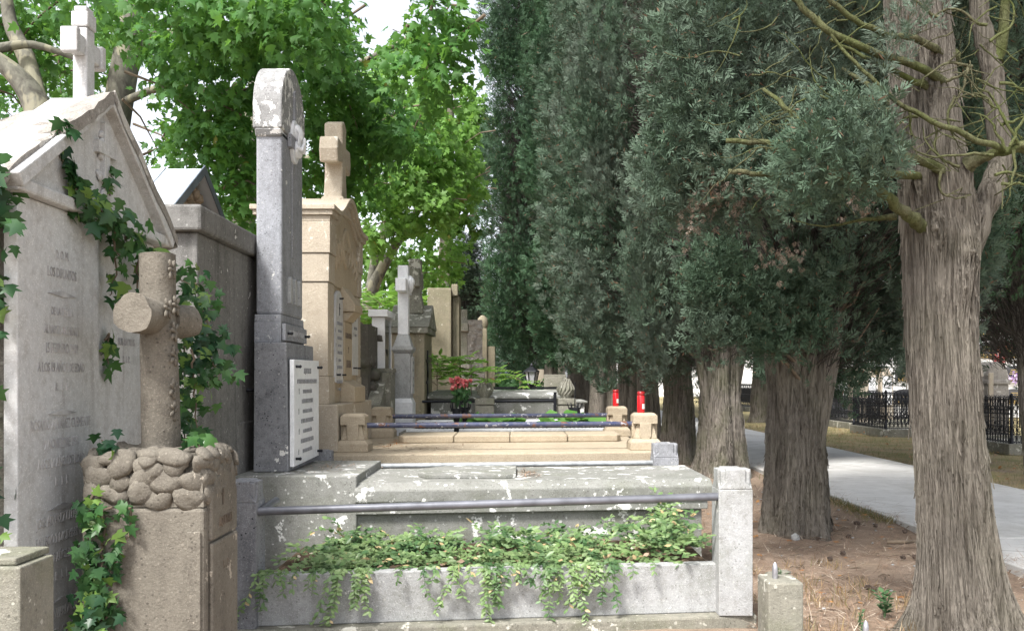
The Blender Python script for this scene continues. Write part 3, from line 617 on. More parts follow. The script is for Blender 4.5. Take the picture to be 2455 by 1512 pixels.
plane_tree('plane tree at far left with curving bare limb above the marble monument', b,
    [((b[0], Y1, -.05), .26), (P(135, 700, Y1), .2), (P(125, 400, Y1), .18), (P(98, 262, Y1), .17), (P(62, 200, Y1), .165), (P(10, 150, Y1), .16), (P(-90, 90, Y1), .15), (P(-220, -80, Y1), .12)],
    [[(P(110, 300, Y1), .09), (P(60, 120, Y1 + .4), .1), (P(20, 60, Y1 + .4), .08), (P(10, -60, Y1 + .4), .06)], [(P(-20, 120, Y1), .06), (P(80, 100, Y1 + .2), .045), (P(180, 140, Y1 + .3), .03)]],
    leafy([(60, 10, 12, 120, 60, .7, 330), (20, 150, 12.5, 90, 80, .8, 300), (150, 130, 13, 110, 80, .8, 380), (60, 330, 12.5, 120, 90, .7, 420), (300, 60, 15, 110, 70, .7, 330), (190, -10, 10.5, 120, 32, .8, 260), (440, 10, 10, 100, 50, .7, 380), (210, 240, 15, 60, 70, .6, 200), (-30, 40, 12, 60, 60, .8, 160), (0, 430, 13, 130, 120, .8, 350), (40, 70, 15.5, 150, 100, .9, 420), (120, 230, 16, 90, 80, .8, 260), (30, 260, 15.5, 110, 90, .9, 300), (200, 90, 16, 110, 90, .8, 330)]), 61, 'plane1')
Y2 = 13.0
b = (X(262, Y2), Y2, 0)
plane_tree('plane tree with thick leaning trunk right of the marble cross', b,
    [((b[0], Y2, -.05), .27), (P(262, 600, Y2), .22), (P(270, 330, Y2), .20), (P(292, 200, Y2), .19), (P(308, 110, Y2), .18), (P(322, 30, Y2), .17), (P(335, -80, Y2), .15), (P(330, -250, Y2), .12)],
    [[(P(300, 130, Y2), .08), (P(350, 90, Y2 + .2), .09), (P(430, 80, Y2 + .3), .06), (P(560, 60, Y2 + .4), .04)], [(P(285, 250, Y2), .06), (P(420, 190, Y2 - .6), .05), (P(600, 250, Y2 - 1), .03)]],
    leafy([(450, 120, 11.5, 130, 80, .8, 520), (560, 60, 10.5, 150, 80, .8, 650), (530, 200, 11.5, 110, 70, .7, 480), (460, 270, 12.5, 70, 50, .7, 220), (560, 320, 12, 110, 70, .7, 500), (480, 390, 12.5, 110, 50, .7, 400), (620, 410, 12.5, 100, 80, .7, 450), (560, 470, 12, 60, 40, .4, 180), (700, 100, 11, 150, 90, .8, 700), (690, 10, 9.5, 150, 60, .8, 450), (400, 370, 13, 60, 20, .5, 60)]), 62, 'plane1')
Y3 = 16.0
b = (X(560, Y3), Y3, 0)
plane_tree('plane tree with dense dark boughs above the grey arched stele', b,
    [((b[0], Y3, -.05), .3), (P(570, 600, Y3), .25), (P(600, 350, Y3), .22), (P(640, 100, Y3), .18), (P(660, -200, Y3), .14)],
    [[(P(620, 300, Y3), .1), (P(740, 200, Y3 - 1), .07), (P(900, 140, Y3 - 3), .05), (P(1030, 60, Y3 - 4), .02)], [(P(600, 400, Y3), .09), (P(760, 380, Y3 - 1), .06), (P(900, 330, Y3 - 2), .03)]],
    leafy([(740, 230, 12.5, 110, 90, .9, 620), (820, 190, 12.5, 90, 80, .9, 560), (800, 330, 13.5, 120, 80, .8, 620), (930, 270, 13.5, 90, 70, .8, 480), (760, 430, 14, 100, 60, .8, 460), (980, 330, 13, 60, 35, .5, 190), (780, 50, 12, 70, 60, .7, 340), (760, 560, 15, 80, 70, .8, 380), (860, 420, 14.5, 70, 70, .6, 340), (1030, 40, 9.5, 75, 55, .5, 300), (1040, 130, 9.5, 60, 45, .4, 170), (1030, 200, 9.7, 40, 30, .3, 80), (560, 540, 15, 60, 70, .8, 160)]), 63, 'plane1')
Y4 = 25.0
b = (X(880, Y4), Y4, 0)
plane_tree('bright plane tree with two slanting limbs behind the sandstone headstone', b,
    [((b[0], Y4, -.05), .3), (P(885, 700, Y4), .2), (P(922, 630, Y4), .15), (P(962, 565, Y4), .13), (P(1005, 500, Y4), .11), (P(1040, 380, Y4), .09)],
    [[(P(885, 690, Y4), .1), (P(900, 610, Y4 + .4), .12), (P(930, 530, Y4 + .6), .10), (P(945, 400, Y4 + .6), .09)]],
    leafy([(930, 400, 23, 100, 100, 1.4, 850), (1040, 330, 24, 110, 100, 1.6, 1000), (900, 520, 23.5, 80, 90, 1.2, 600), (1000, 480, 23.5, 100, 80, 1.4, 850), (1080, 430, 25, 80, 90, 1.5, 750), (950, 230, 25, 90, 110, 1.5, 800), (1040, 600, 27, 80, 90, 1.4, 600), (930, 640, 27, 60, 60, 1., 330), (1010, 680, 29, 80, 60, 1., 380), (880, 300, 24, 70, 90, 1.2, 450), (895, 640, 27, 55, 60, 1., 330), (900, 730, 28, 55, 50, 1., 300), (960, 720, 30, 60, 50, 1., 300)]), 64, 'plane_lit', (.12, .22))
Y5 = 38.0
b = (X(1060, Y5), Y5, 0)
plane_tree('pale sunlit plane tree farthest away in the gap before the cypresses', b,
    [((b[0], Y5, -.05), .35), (P(1065, 650, Y5), .3), (P(1075, 450, Y5), .22), (P(1080, 250, Y5), .14)],
    [[(P(1070, 600, Y5), .14), (P(1100, 500, Y5), .12), (P(1130, 380, Y5), .07)]],
    leafy([(1080, 270, 38, 90, 80, 2.2, 900), (1140, 330, 39, 60, 130, 2.2, 800), (1060, 400, 37, 90, 120, 2.2, 900), (1110, 500, 38, 70, 90, 2., 650), (980, 180, 40, 80, 80, 2, 600), (1000, 120, 42, 50, 40, 1.5, 180), (1050, 640, 40, 60, 60, 1.6, 350)]), 65, 'plane_lit', (.2, .32))

# ------------------------------------------------------------------ foreground grave plot (posts, rails, wall)
def notched_post(mb, cx, cy, z0, z1, w, d):
    h = z1 - .135
    mb.box(cx - w / 2, cx + w / 2, cy - d / 2, cy + d / 2, z0, h)
    k = .29 * w; k2 = .29 * d
    mb.prism([(cx - w / 2, h + .001), (cx + w / 2, h + .001), (cx + k, h + .05), (cx + k, z1), (cx - k, z1), (cx - k, h + .05)], 'xz', cy - d / 2, cy + d / 2)
    mb.prism([(cy - d / 2 + .002, h - .002), (cy + d / 2 - .002, h - .002), (cy + k2, h + .05), (cy + k2, z1 - .004), (cy - k2, z1 - .004), (cy - k2, h + .05)], 'yz', cx - w / 2 + .002, cx + w / 2 - .002)
    mb.box(cx - w * .43, cx + w * .43, cy - d * .43, cy + d * .43, h - .004, z1 - .012)
pl = thing('grave_enclosure', 'pale concrete planter wall with notched posts and grey pipe rails at front', 'grave enclosure', (0, 6.2, 0))
m = MB()
m.box(-1.62, 1.37, 6.0, 6.10, .078, .405); m.build('front_wall', M['conc'], pl, .008, True)
m = MB(); m.box(-1.86, 1.62, 5.9, 6.02, -.02, .077); m.box(-1.86, 1.62, 6.021, 8.72, -.02, .125); m.build('footing', M['mossy'], pl, .015, True)
m = MB(); notched_post(m, 1.47, 6.17, .078, 1.047, .225, .22); m.build('corner_post', M['conc'], pl, .006)
m = MB(); notched_post(m, -1.72, 5.86, .0, 1.0, .215, .22); m.build('corner_post', M['stele'], pl, .006)
m = MB(); notched_post(m, 1.435, 8.72, .125, 1.035, .235, .22); m.build('corner_post', M['grey'], pl, .006)
m = MB(); notched_post(m, -1.78, 8.45, .125, .985, .235, .22); m.build('corner_post', M['stele'], pl, .006)
m = MB(); m.tube([(-1.66, 5.80, .805), (1.40, 6.10, .862)], .027, 16); m.tube([(-1.59, 5.82, .81), (-1.585, 6.0, .825), (-1.58, 6.12, .832)], .026, 12); m.build('pipe_rail', M['pipe'], pl)
m = MB(); m.tube([(-1.7, 8.47, .83), (1.36, 8.7, .845)], .025, 14); m.build('pipe_rail', M['pipepale'], pl)
m = MB(); m.box(-1.6, 1.36, 6.11, 7.2, .13, .36); m.build('soil_bed', plain('dark_plot_soil', (.09, .065, .045), .95, 0, .4, 25, .1, .8), pl, 0, True)

# tomb slab with ledges
tb = thing('tomb', 'lichen spotted grey tomb slab behind the planter and pipe rail', 'tomb', (.2, 7.7, .12))
m = MB(); m.box(-1.25, 1.52, 7.22, 8.36, .12, .60); m.build('tomb_chest', M['slab'], tb, .01, True)
m = MB(); m.prism([(7.17, .602), (8.40, .602), (8.40, .648), (8.36, .69), (7.23, .69), (7.17, .648)], 'yz', -1.21, 1.56); m.build('ledge', M['slab'], tb, .006, True)
m = MB(); m.prism([(7.14, .692), (8.42, .692), (8.42, .79), (8.34, .838), (7.24, .838), (7.14, .79)], 'yz', -1.215, 1.60); m.build('top_slab', M['slab'], tb, .012, True)
m = MB(); m.prism([(-.78, 7.62), (-.70, 7.46), (-.06, 7.40), (.02, 7.42), (.03, 8.16), (-.6, 8.2), (-.78, 8.0)], 'xy', .8385, .872); tag(m.build('stone_plate', M['slab'], None, .006, True), 'loose grey stone plate lying on the lichen spotted tomb slab', 'stone plate')
q = np.random.default_rng(3)
def litter(name, label, cx, cy, z, rx, ry, n, mat, size, cat='litter'):
    pos = np.stack([cx + q.normal(size=n) * rx, cy + q.normal(size=n) * ry, z + q.uniform(.002, .012, n)], 1)
    o = fast_mesh(name, place(np.array([(0, 0, 0), (.09, .5, .02), (0, 1, 0), (-.09, .5, .02)]), pos, rv(q, n) * np.array([1, 1, .12]), np.tile([0, 0, 1.], (n, 1)), size * q.uniform(.5, 1.3, n)), [(0, 1, 2, 3)], 4, M[mat])
    return tag(o, label, cat, kind='stuff')
litter('needle_litter', 'brown needles gathered beside the loose plate on the tomb slab', .12, 7.72, .838, .05, .18, 260, 'needle', .05)

# block and arched stele
st = thing('stele', 'tall dark grey arched stele with white plaque, praying bust and cross relief', 'gravestone', (-1.9, 7.75, .12))
m = MB(); m.box(-2.14, -1.20, 7.03, 8.34, .12, .90); m.build('base_block', M['slab'], st, .01)
m = MB(); m.prism([(-2.062, .902), (-1.785, .902), (-1.80, 1.93), (-2.055, 1.93)], 'xz', 7.28, 8.26); m.build('pedestal', M['stele'], st, .008)
m = MB(); m.box(-2.085, -1.868, 7.38, 8.2, 1.932, 2.10); m.prism([(-2.085, 2.1), (-1.868, 2.1), (-1.872, 2.16), (-2.083, 2.16)], 'xz', 7.39, 8.19); m.build('plinth', M['shaft'], st, .006)
m = MB(); m.box(-2.083, -1.872, 7.43, 8.16, 2.162, 3.652); m.build('shaft', M['shaft'], st, .02)
m = MB(); cy, r = 7.795, .41
arc = [(cy - r, 3.66), (cy + r, 3.66)] + [(cy + r * math.cos(a), 3.84 + r * math.sin(a)) for a in [math.pi * k / 24 for k in range(25)]]
m.prism(arc, 'yz', -2.098, -1.862); m.prism([(cy - r + .03, 3.6), (cy + r - .03, 3.6), (cy + r, 3.66), (cy - r, 3.66)], 'yz', -2.085, -1.872)
m.build('arch_head', M['arch'], st, .012)
m = MB(); m.box(-1.886, -1.862, 7.75, 7.83, 2.66, 3.62); m.prism([(7.76, 3.63), (7.82, 3.63), (7.82, 4.05), (7.79, 4.08), (7.76, 4.05)], 'yz', -1.87, -1.845); m.box(-1.87, -1.835, 7.6, 7.98, 3.56, 3.67); m.build('relief_cross', M['grey'], st, .005)
for k in range(3):
  m = MB(); m.prism([(7.62 + .16 * k, 2.27), (7.69 + .16 * k, 2.27), (7.69 + .16 * k, 2.47), (7.655 + .16 * k, 2.49), (7.62 + .16 * k, 2.47)], 'yz', -1.886, -1.845)
  m.build('relief_bar', M['conc'], st, .004)
# praying bust in an oval medallion
m = MB(); ov = [(7.78 + .15 * math.cos(a), 3.62 + .235 * math.sin(a)) for a in [2 * math.pi * k / 28 for k in range(28)]]
m.prism(ov, 'yz', -1.87, -1.828)
m.blob((-1.80, 7.78, 3.69), (.05, .055, .075), 3, .05, 3); m.blob((-1.81, 7.78, 3.72), (.055, .075, .085), 4, .12, 3); m.blob((-1.815, 7.78, 3.54), (.05, .10, .10), 5, .12, 3)
for s in (-1, 1): m.tube([(-1.80, 7.78 + s * .08, 3.55), (-1.755, 7.78 + s * .05, 3.52), (-1.735, 7.78 + s * .012, 3.60)], [.03, .026, .018], 8)
m.blob((-1.735, 7.78, 3.625), (.018, .02, .05), 6, .03, 2)
for k in range(7): m.tube([(-1.80, 7.71 + .023 * k, 3.80 - .02 * abs(k - 3)), (-1.775, 7.70 + .026 * k, 3.70), (-1.785, 7.69 + .03 * k, 3.58)], [.012, .011, .008], 6)
m.v = [(-1.87 + (p[0] + 1.87) * .75, 7.78 + (p[1] - 7.78) * .78, 3.64 + (p[2] - 3.62) * .78) for p in m.v]
m.build('bust_medallion', M['marbleclean'], st, .004)

def text_mesh(body, size, depth=.003, spacing=1.0, align='CENTER'):
    cu = bpy.data.curves.new('t', 'FONT'); cu.body = body; cu.size = size; cu.extrude = depth; cu.align_x = align; cu.space_line = spacing; cu.resolution_u = 2
    o = bpy.data.objects.new('t', cu); C.objects.link(o)
    me = bpy.data.meshes.new_from_object(o.evaluated_get(bpy.context.evaluated_depsgraph_get()))
    bpy.data.objects.remove(o); bpy.data.curves.remove(cu); return me
def lettering(lines, x, y, ztop, parent, mat, dz, name='lettering', face='x', wy=1., cross=True):
    """lines (text, size) on a plane facing +X (or -Y), centred at y (or x)"""
    m = MB()
    for i, (s, size) in enumerate(lines):
        z = ztop - i * dz
        if not s: continue
        if s.startswith('+'):
            L = len(s) * size * .28; m0 = y - L - size * .3; s = s[1:].strip()
            for a in ((m0 - .06 * size, m0 + .06 * size, z - .1 * size, z + .95 * size), (m0 - .24 * size, m0 + .24 * size, z + .56 * size, z + .68 * size)):
                if face == 'x': m.box(x - .001, x + .003, a[0], a[1], a[2], a[3])
                else: m.box(a[0], a[1], x - .003, x + .001, a[2], a[3])
        me = text_mesh(s, size, .0025)
        vs = [v.co for v in me.vertices]
        if face == 'x': vs = [(x + v.z, y + v.x * wy, z + v.y) for v in vs]
        else: vs = [(y + v.x * wy, x - v.z, z + v.y) for v in vs]
        m.add(vs, [list(p.vertices) for p in me.polygons]); bpy.data.meshes.remove(me)
    return m.build(name, M[mat], parent)
def bolts(parent, x, ys, zs, r=.016):
    for y in ys:
        for z in zs:
            mb = MB(); mb.tube([(x, y, z), (x + .03, y, z)], r * .7, 8); mb.blob((x + .036, y, z), (r * .9, r, r), 1, .05, 1); mb.build('bolt', M['iron'], parent)
m = MB(); m.prism([(7.31, .94), (8.24, .955), (8.24, 1.80), (7.31, 1.795)], 'yz', -1.781, -1.745); pq = m.build('plaque', M['marbleclean'], st, .004)
lettering([('AQUI YACEN', .066), ('Dª MARIA SANTOS ARIETA LEVICE DE OSCOZ', .052), ('+2-9-1930 A LOS 43 AÑOS', .045), ('D. MARTIN OSCOZ ESAIN', .052), ('+13-9-1938 A LOS 81 AÑOS', .045), ('Dª FELISA ZOROAST BAIRRIC', .052), ('+1-1-1971 A LOS 84 AÑOS', .045), ('Dª MERCEDES OSCOZ ARIETA', .052), ('+19-9-1992 A LOS 94 AÑOS', .045)], -1.743, 7.775, 1.685, pq, 'letter', .082, wy=.68)
bolts(pq, -1.746, (7.37, 8.18), (1.0, 1.74))
m = MB(); m.prism([(7.40, 1.95), (8.16, 1.95), (8.16, 2.075), (7.40, 2.085)], 'yz', -1.864, -1.835); p2 = m.build('plaque', M['grey'], st, .003)
lettering([('FAMILIA OSCOZ', .07)], -1.833, 7.78, 1.99, p2, 'letterworn', .07)
bolts(p2, -1.837, (7.47, 8.09), (2.01,))
litter('needle_litter', 'brown needles lying at the foot of the white plaque', -1.55, 7.6, .90, .12, .3, 200, 'needle', .05)

# ------------------------------------------------------------------ sandstone tomb
sd = thing('tomb', 'golden sandstone tomb platform with four flared pillars and blue rusty rails', 'tomb', (0, 10.2, 0))
m = MB(); m.box(-1.78, 1.43, 8.92, 11.75, -.02, .92); m.build('platform', M['sand'], sd, .015, True)
x = -1.29
for k, e in enumerate((-.665, -.037, .62, 1.24)):
    m = MB()
    if k == 0: m.prism([(x + .07, 10.36), (e - .004, 10.36), (e - .004, 11.12), (x + .07, 11.12), (x, 11.0), (x, 10.5)], 'xy', .921, 1.0)
    elif k == 3: m.prism([(x, 10.36), (e - .05, 10.36), (e, 10.45), (e, 11.03), (e - .05, 11.12), (x, 11.12)], 'xy', .921, 1.0)
    else: m.box(x, e - .004, 10.36, 11.12, .921, 1.0)
    m.build('cover_stone', M['sand'], sd, .012, True); x = e + .004
def pillar(cx, cy):
    m = MB(); z = .921
    m.box(cx - .158, cx + .158, cy - .158, cy + .158, z, z + .075)
    m.frustum(cx, cy, z + .0755, z + .115, .315, .315, .25, .25)
    m.frustum(cx, cy, z + .1155, z + .262, .235, .235, .165, .165)
    m.box(cx - .122, cx + .122, cy - .122, cy + .122, z + .2625, z + .345)
    m.frustum(cx, cy, z + .3455, z + .372, .244, .244, .19, .19)
    for s in (-1, 1):
        t = [(.058, .27), (-.058, .27)] + [(.058 * math.cos(a), .155 + .058 * math.sin(a)) for a in [math.pi + math.pi * k / 12 for k in range(13)]]
        a, b = sorted((s * .09, s * .128))
        m.prism([(cx + p, z + q_) for p, q_ in t], 'xz', cy + a, cy + b); m.prism([(cy + p, z + q_) for p, q_ in t], 'yz', cx + a, cx + b)
    m.build('pillar', M['sand'], sd, .006)
PIL = [(-1.58, 9.14), (1.335, 9.38), (-1.61, 11.3), (1.30, 11.55)]
for p in PIL: pillar(*p)
for (a, b) in ((0, 1), (2, 3)):
    m = MB(); m.tube([(PIL[a][0] + .08, PIL[a][1], 1.175), (PIL[b][0] - .08, PIL[b][1], 1.18)], .027, 14); m.build('pipe_rail', M['rusty'], sd)
def candle(cx, cy, label, hh):
    t = thing('grave_candle', label, 'candle', (cx, cy, 1.293), 'red candles on the sandstone pillars')
    m = MB(); m.lathe((cx, cy, 1.293), [(.036, 0), (.039, .01), (.039, hh), (.034, hh + .012)], 20); m.build('candle_body', M['red'], t)
    m = MB(); m.lathe((cx, cy, 1.293), [(.036, hh + .0125), (.0385, hh + .018), (.0385, hh + .045), (.03, hh + .052)], 20); m.build('lid', M['redcap'], t)
    m = MB(); vs = [(cx + .0395 * math.cos(a), cy + .0395 * math.sin(a), 1.293 + z) for z in (.04, .09) for a in [R(-80 + 12 * k) for k in range(6)]]
    m.add(vs, [(k, k + 1, 7 + k, 6 + k) for k in range(5)], True); m.build('price_sticker', M['white'], t)
candle(PIL[1][0] - .03, PIL[1][1], 'red grave candle with sticker on the nearer right sandstone pillar', .165)
candle(PIL[3][0] - .01, PIL[3][1], 'red grave candle on the farther right sandstone pillar', .155)
litter('dead_leaves', 'dry brown leaves gathered between the two left sandstone pillars', -1.32, 10.1, .925, .1, .35, 60, 'deadleaf', .09, 'dead leaves')
litter('needle_litter', 'needle litter strewn on the left of the sandstone platform', -.9, 9.5, .923, .3, .25, 350, 'needle', .05)

hs = thing('headstone', 'sandstone headstone with curved pediment, wheel cross carving and stone cross on top', 'gravestone', (-2.1, 10.1, .92))
m = MB(); m.box(-2.6, -1.717, 8.97, 11.12, .922, 1.385); m.build('base_block', M['sandpale'], hs, .012)
m = MB(); m.box(-2.5, -1.86, 9.16, 11.02, 1.386, 2.6); m.build('body', M['sand'], hs, .008)
for (y0_, y1_) in ((9.14, 9.42), (10.84, 11.04)):
  m = MB()
  for (a, b, e) in ((1.386, 1.66, .03), (1.664, 2.60, .02), (2.604, 2.885, .032), (2.889, 3.2, .045)):
    m.box(-2.5 - e, -1.86 + e, y0_ - (e if y0_ < 10 else 0), y1_ + (e if y0_ > 10 else 0), a, b)
  m.build('pier', M['sandpale'], hs, .006)
def ped(Y): 
    t = abs(Y - 10.1) / 1.02; return 3.36 + .25 * (.5 + .5 * math.cos(math.pi * min(1, t / .72)))
ys = [9.14 + 1.92 * k / 30 for k in range(31)]
m = MB(); m.prism([(9.42, 2.6), (10.84, 2.6)] + [(y, ped(y) - .12) for y in reversed(ys) if 9.42 <= y <= 10.84], 'yz', -2.48, -1.845); m.build('tympanum', M['sand'], hs)
m = MB()
for off, e0, h0, h1 in ((0, .045, -.16, -.10), (0, .075, -.0995, -.05), (0, .10, -.0495, 0)):
    yy = [9.14 - e0 + (1.92 + 2 * e0) * k / 30 for k in range(31)]
    m.prism([(y, ped(y) + h0) for y in yy] + [(y, ped(y) + h1) for y in reversed(yy)], 'yz', -2.5 - e0, -1.86 + e0)
m.build('cornice', M['sandpale'], hs, .006)
# carved wheel cross and leaf scrolls, in relief
m = MB(); cz = 3.06
m.tube([(-1.845, 10.1 + .19 * math.cos(a), cz + .2 * math.sin(a)) for a in [6.2832 * k / 28 for k in range(28)]], .026, 8, closed=True)
m.box(-1.85, -1.825, 10.07, 10.13, cz - .19, cz + .19); m.box(-1.85, -1.823, 9.92, 10.28, cz - .03, cz + .03)
for s in (-1, 1):
    for k in range(3):
        c0 = 10.1 + s * (.30 + .155 * k); zz = cz - .03 - .05 * k
        m.tube([(-1.846, c0 + s * .075 * math.cos(a) * (1 - a / 12), zz + .1 * math.sin(a) * (1 - a / 12)) for a in [.45 * j for j in range(14)]], [.024 - .001 * j for j in range(14)], 6)
        m.tube([(-1.846, c0 - s * .05, zz - .16), (-1.836, c0 + s * .03, zz - .08), (-1.846, c0 + s * .07, zz + .1)], [.012, .03, .01], 6)
m.build('carving', M['sand'], hs)
m = MB(); m.prism([(-1.862, 2.36), (-1.70, 2.36), (-1.70, 2.44), (-1.862, 2.66)], 'xz', 9.86, 10.36); m.prism([(-1.862, 2.26), (-1.80, 2.26), (-1.71, 2.358), (-1.862, 2.358)], 'xz', 9.90, 10.32); m.build('hood', M['sand'], hs, .008)
m = MB(); m.box(-1.862, -1.815, 9.88, 10.34, 1.62, 2.258); m.prism([(-1.862, 1.386), (-1.70, 1.386), (-1.70, 1.55), (-1.862, 1.64)], 'xz', 9.86, 10.55); cp = m.build('centre_panel', M['sand'], hs, .006)
lettering([('EMILIO ARTEGA', .085), ('Y', .1), ('FAMILIA', .12)], -1.813, 10.11, 2.08, cp, 'lettersand', .16, wy=.62)
def arch_plaque(y0, y1, z0, z1, lines):
    r = (y1 - y0) / 2; c = (y0 + y1) / 2
    m = MB(); m.prism([(y0, z0), (y1, z0)] + [(c + r * math.cos(a), z1 - r + r * math.sin(a)) for a in [math.pi * k / 16 for k in range(17)]], 'yz', -1.858, -1.825)
    o = m.build('plaque', M['marble'], hs, .003)
    lettering(lines, -1.823, c, z1 - .36, o, 'letter', .076, wy=.55)
    bolts(o, -1.826, (y0 + .05, y1 - .05), (z0 + .08,), .013); bolts(o, -1.826, (c,), (z1 - .08,), .013); m = MB(); m.box(-1.826, -1.82, c - .008, c + .008, z1 - .26, z1 - .13); m.box(-1.826, -1.819, c - .03, c + .03, z1 - .19, z1 - .175); m.build('iron_cross', M['iron'], o)
arch_plaque(9.44, 9.85, 1.60, 2.56, [('PRESENTACION SEGURA', .048), ('+12-NOVIEMBRE-1923', .04), ('FRANCISCO ARTEGA', .048), ('+7-NOVIEMBRE-1932', .04), ('ASCENSION ARTEGA', .048), ('+16-JUNIO-1970', .04), ('JOSE ARTEGA SEGURA', .048), ('+24-MAYO-1971', .04), ('RAMON ARTEGA SEGURA', .048), ('+5-MAYO-1976', .04)])
arch_plaque(10.42, 10.8, 1.68, 2.56, [('EMILIO ARTEGA', .048), ('+1-ABRIL-1980', .04)])
# stone cross on top, arms parallel to the row
m = MB(); c = 10.12
prof = [(c - .30, 3.50), (c - .16, 3.62), (c - .105, 3.85), (c - .10, 3.99), (c - .36, 3.94), (c - .40, 4.08), (c - .36, 4.22), (c - .10, 4.2), (c - .12, 4.42), (c, 4.47), (c + .12, 4.42), (c + .10, 4.2), (c + .36, 4.22), (c + .40, 4.08), (c + .36, 3.94), (c + .10, 3.99), (c + .105, 3.85), (c + .16, 3.62), (c + .30, 3.50)]
m.prism(prof, 'yz', -2.06, -1.86); m.frustum(-1.96, c, 3.40, 3.62, .3, .5, .24, .34)
m.build('cross', M['sandpale'], hs, .02)

# ------------------------------------------------------------------ marble monument at left
mo = thing('monument', 'white marble gabled monument at left with worn inscriptions and stone cross', 'gravestone', (-2.4, 4.5, 0))
MX = -2.03
m = MB(); m.box(-2.75, MX - .06, 3.80, 5.22, -.02, 2.42); m.build('body', M['darkstone'], mo, .02)
m = MB(); m.box(MX - .059, MX, 3.76, 4.50, .02, 2.405); lf = m.build('marble_slab', M['marble'], mo, .006)
m = MB(); m.box(MX - .058, MX - .02, 4.503, 5.24, .02, 2.405); rf = m.build('marble_slab', M['marble'], mo, .006)
lettering([('D. O. M.', .055), ('LOS DIFUNTOS', .062), ('', 0), ('DE LA FAMILIA', .05), ('ALVAREZ CLEMENTE', .055), ('15 FEBRERO 1909', .064), ('A LOS 19 AÑOS DE EDAD', .06), ('R.   I.   P.', .055), ('', 0), ('ROSARIO ALVAREZ CLEMENTE', .064), ('2 NOVIEMBRE 1930', .06), ('A LOS 16 AÑOS DE EDAD', .06), ('R.   I.   P.', .055), ('', 0), ('JOSE ALVAREZ CLEMENTE', .062), ('FALLECIO 2 DICIEMBRE 1932', .06), ('A LOS 27 AÑOS DE EDAD', .06), ('R.   I.   P.', .055), ('', 0), ('ANGELES ALVAREZ CLEMENTE', .064), ('13 DICIEMBRE 1936', .06), ('A LOS 27 AÑOS DE EDAD', .06)], MX + .001, 4.13, 2.18, lf, 'letterworn', .084, wy=.62)
lettering([('A LA MEMORIA', .055), ('DE', .05), ('SUS PADRES', .055), ('R. I. P.', .05)], MX - .018, 4.86, 2.0, rf, 'letterworn', .09, wy=.7)
for zz in (2.02, 1.49, 1.07, .65):
    m = MB(); m.prism([(4.0, zz), (4.13, zz + .02), (4.26, zz), (4.13, zz - .008)], 'yz', MX, MX + .005); m.build('ornament', M['letterworn'], lf)
# pediment
ap = (4.53, 3.03); e0 = (3.66, 2.47); e1 = (5.36, 2.45)
m = MB(); m.prism([(3.76, 2.47), (5.28, 2.47), (4.53, 2.985), (4.5, 2.985)], 'yz', -2.2, MX + .005); m.build('pediment', M['marble'], mo, .004)
m = MB(); m.box(-2.1, MX + .045, 3.70, 5.33, 2.407, 2.465); m.build('string_course', M['marble'], mo, .012)
m = MB(); m.prism([e0, (3.70, 2.42), (ap[0], 2.985), (5.32, 2.40), e1, ap], 'yz', MX - .25, MX + .06); m.build('raking_cornice', M['marble'], mo, .006)
m = MB(); q2 = random.Random(5)
def rs(x0, x1, a, b, th, dz=0):                                # rough roofing stones on the slope facing the viewer
    nu, nv = 10, 8; vs = []
    for j in range(nv + 1):
        for i in range(nu + 1):
            x = x0 + (x1 - x0) * i / nu; f = j / nv; y = a[0] + (b[0] - a[0]) * f; z = a[1] + (b[1] - a[1]) * f + th + q2.uniform(-.012, .012) + dz * (1 - i / nu)
            vs.append((x, y + q2.uniform(-.01, .01), z))
    n0 = len(vs); vs += [(p[0], p[1], p[2] - th - .03) for p in vs]; w_ = nu + 1
    fs = [(j * w_ + i, j * w_ + i + 1, (j + 1) * w_ + i + 1, (j + 1) * w_ + i) for j in range(nv) for i in range(nu)]
    rim = [i for i in range(w_)] + [j * w_ + nu for j in range(1, nv + 1)] + [nv * w_ + i for i in range(nu - 1, -1, -1)] + [j * w_ for j in range(nv - 1, 0, -1)]
    fs += [(rim[k], rim[(k + 1) % len(rim)], n0 + rim[(k + 1) % len(rim)], n0 + rim[k]) for k in range(len(rim))]
    m.add(vs, fs)
rs(-2.62, MX + .065, (4.06, 2.735), (4.53, 3.035), .035, -.17); rs(-2.62, MX + .02, (3.62, 2.445), (4.10, 2.75), .012, -.17)
rs(-3.0, -2.615, (4.0, 2.55), (4.5, 2.86), .02, -.2); rs(-3.1, -2.615, (3.58, 2.27), (4.03, 2.55), .0, -.2); rs(-2.7, MX + .065, (5.38, 2.44), (4.535, 3.03), .03, -.17)
m.build('roof', M['rooftile'], mo)
m = MB(); m.box(MX - .02, MX + .03, 4.50, 4.56, 2.62, 2.90); m.box(MX - .018, MX + .034, 4.43, 4.63, 2.74, 2.80)
for k in range(9): m.blob((MX + .012, 4.53 + .05 * math.sin(k * 2.3), 2.56 + .035 * k), (.014, .03, .025), k, .3, 2)
m.build('relief_cross', M['marble'], mo, .003)
m = MB(); c = 4.73; xa, xb = -2.25, -2.175                      # the cross standing on the ridge
m.box(xa, xb, c - .045, c + .045, 2.78, 3.44); m.box(xa - .006, xb + .006, c - .052, c + .052, 3.441, 3.52); m.box(xa + .004, xb - .004, c - .042, c + .042, 3.521, 3.55)
m.frustum((xa + xb) / 2, c, 2.8, 3.0, .14, .2, .09, .11)
for s in (-1, 1):
    a, b = sorted((c + s * .046, c + s * .12)); m.box(xa + .006, xb - .006, a, b, 3.29, 3.385)
    a, b = sorted((c + s * .121, c + s * .165)); m.box(xa - .006, xb + .006, a, b, 3.275, 3.40)
m.build('cross', M['marble'], mo, .008)
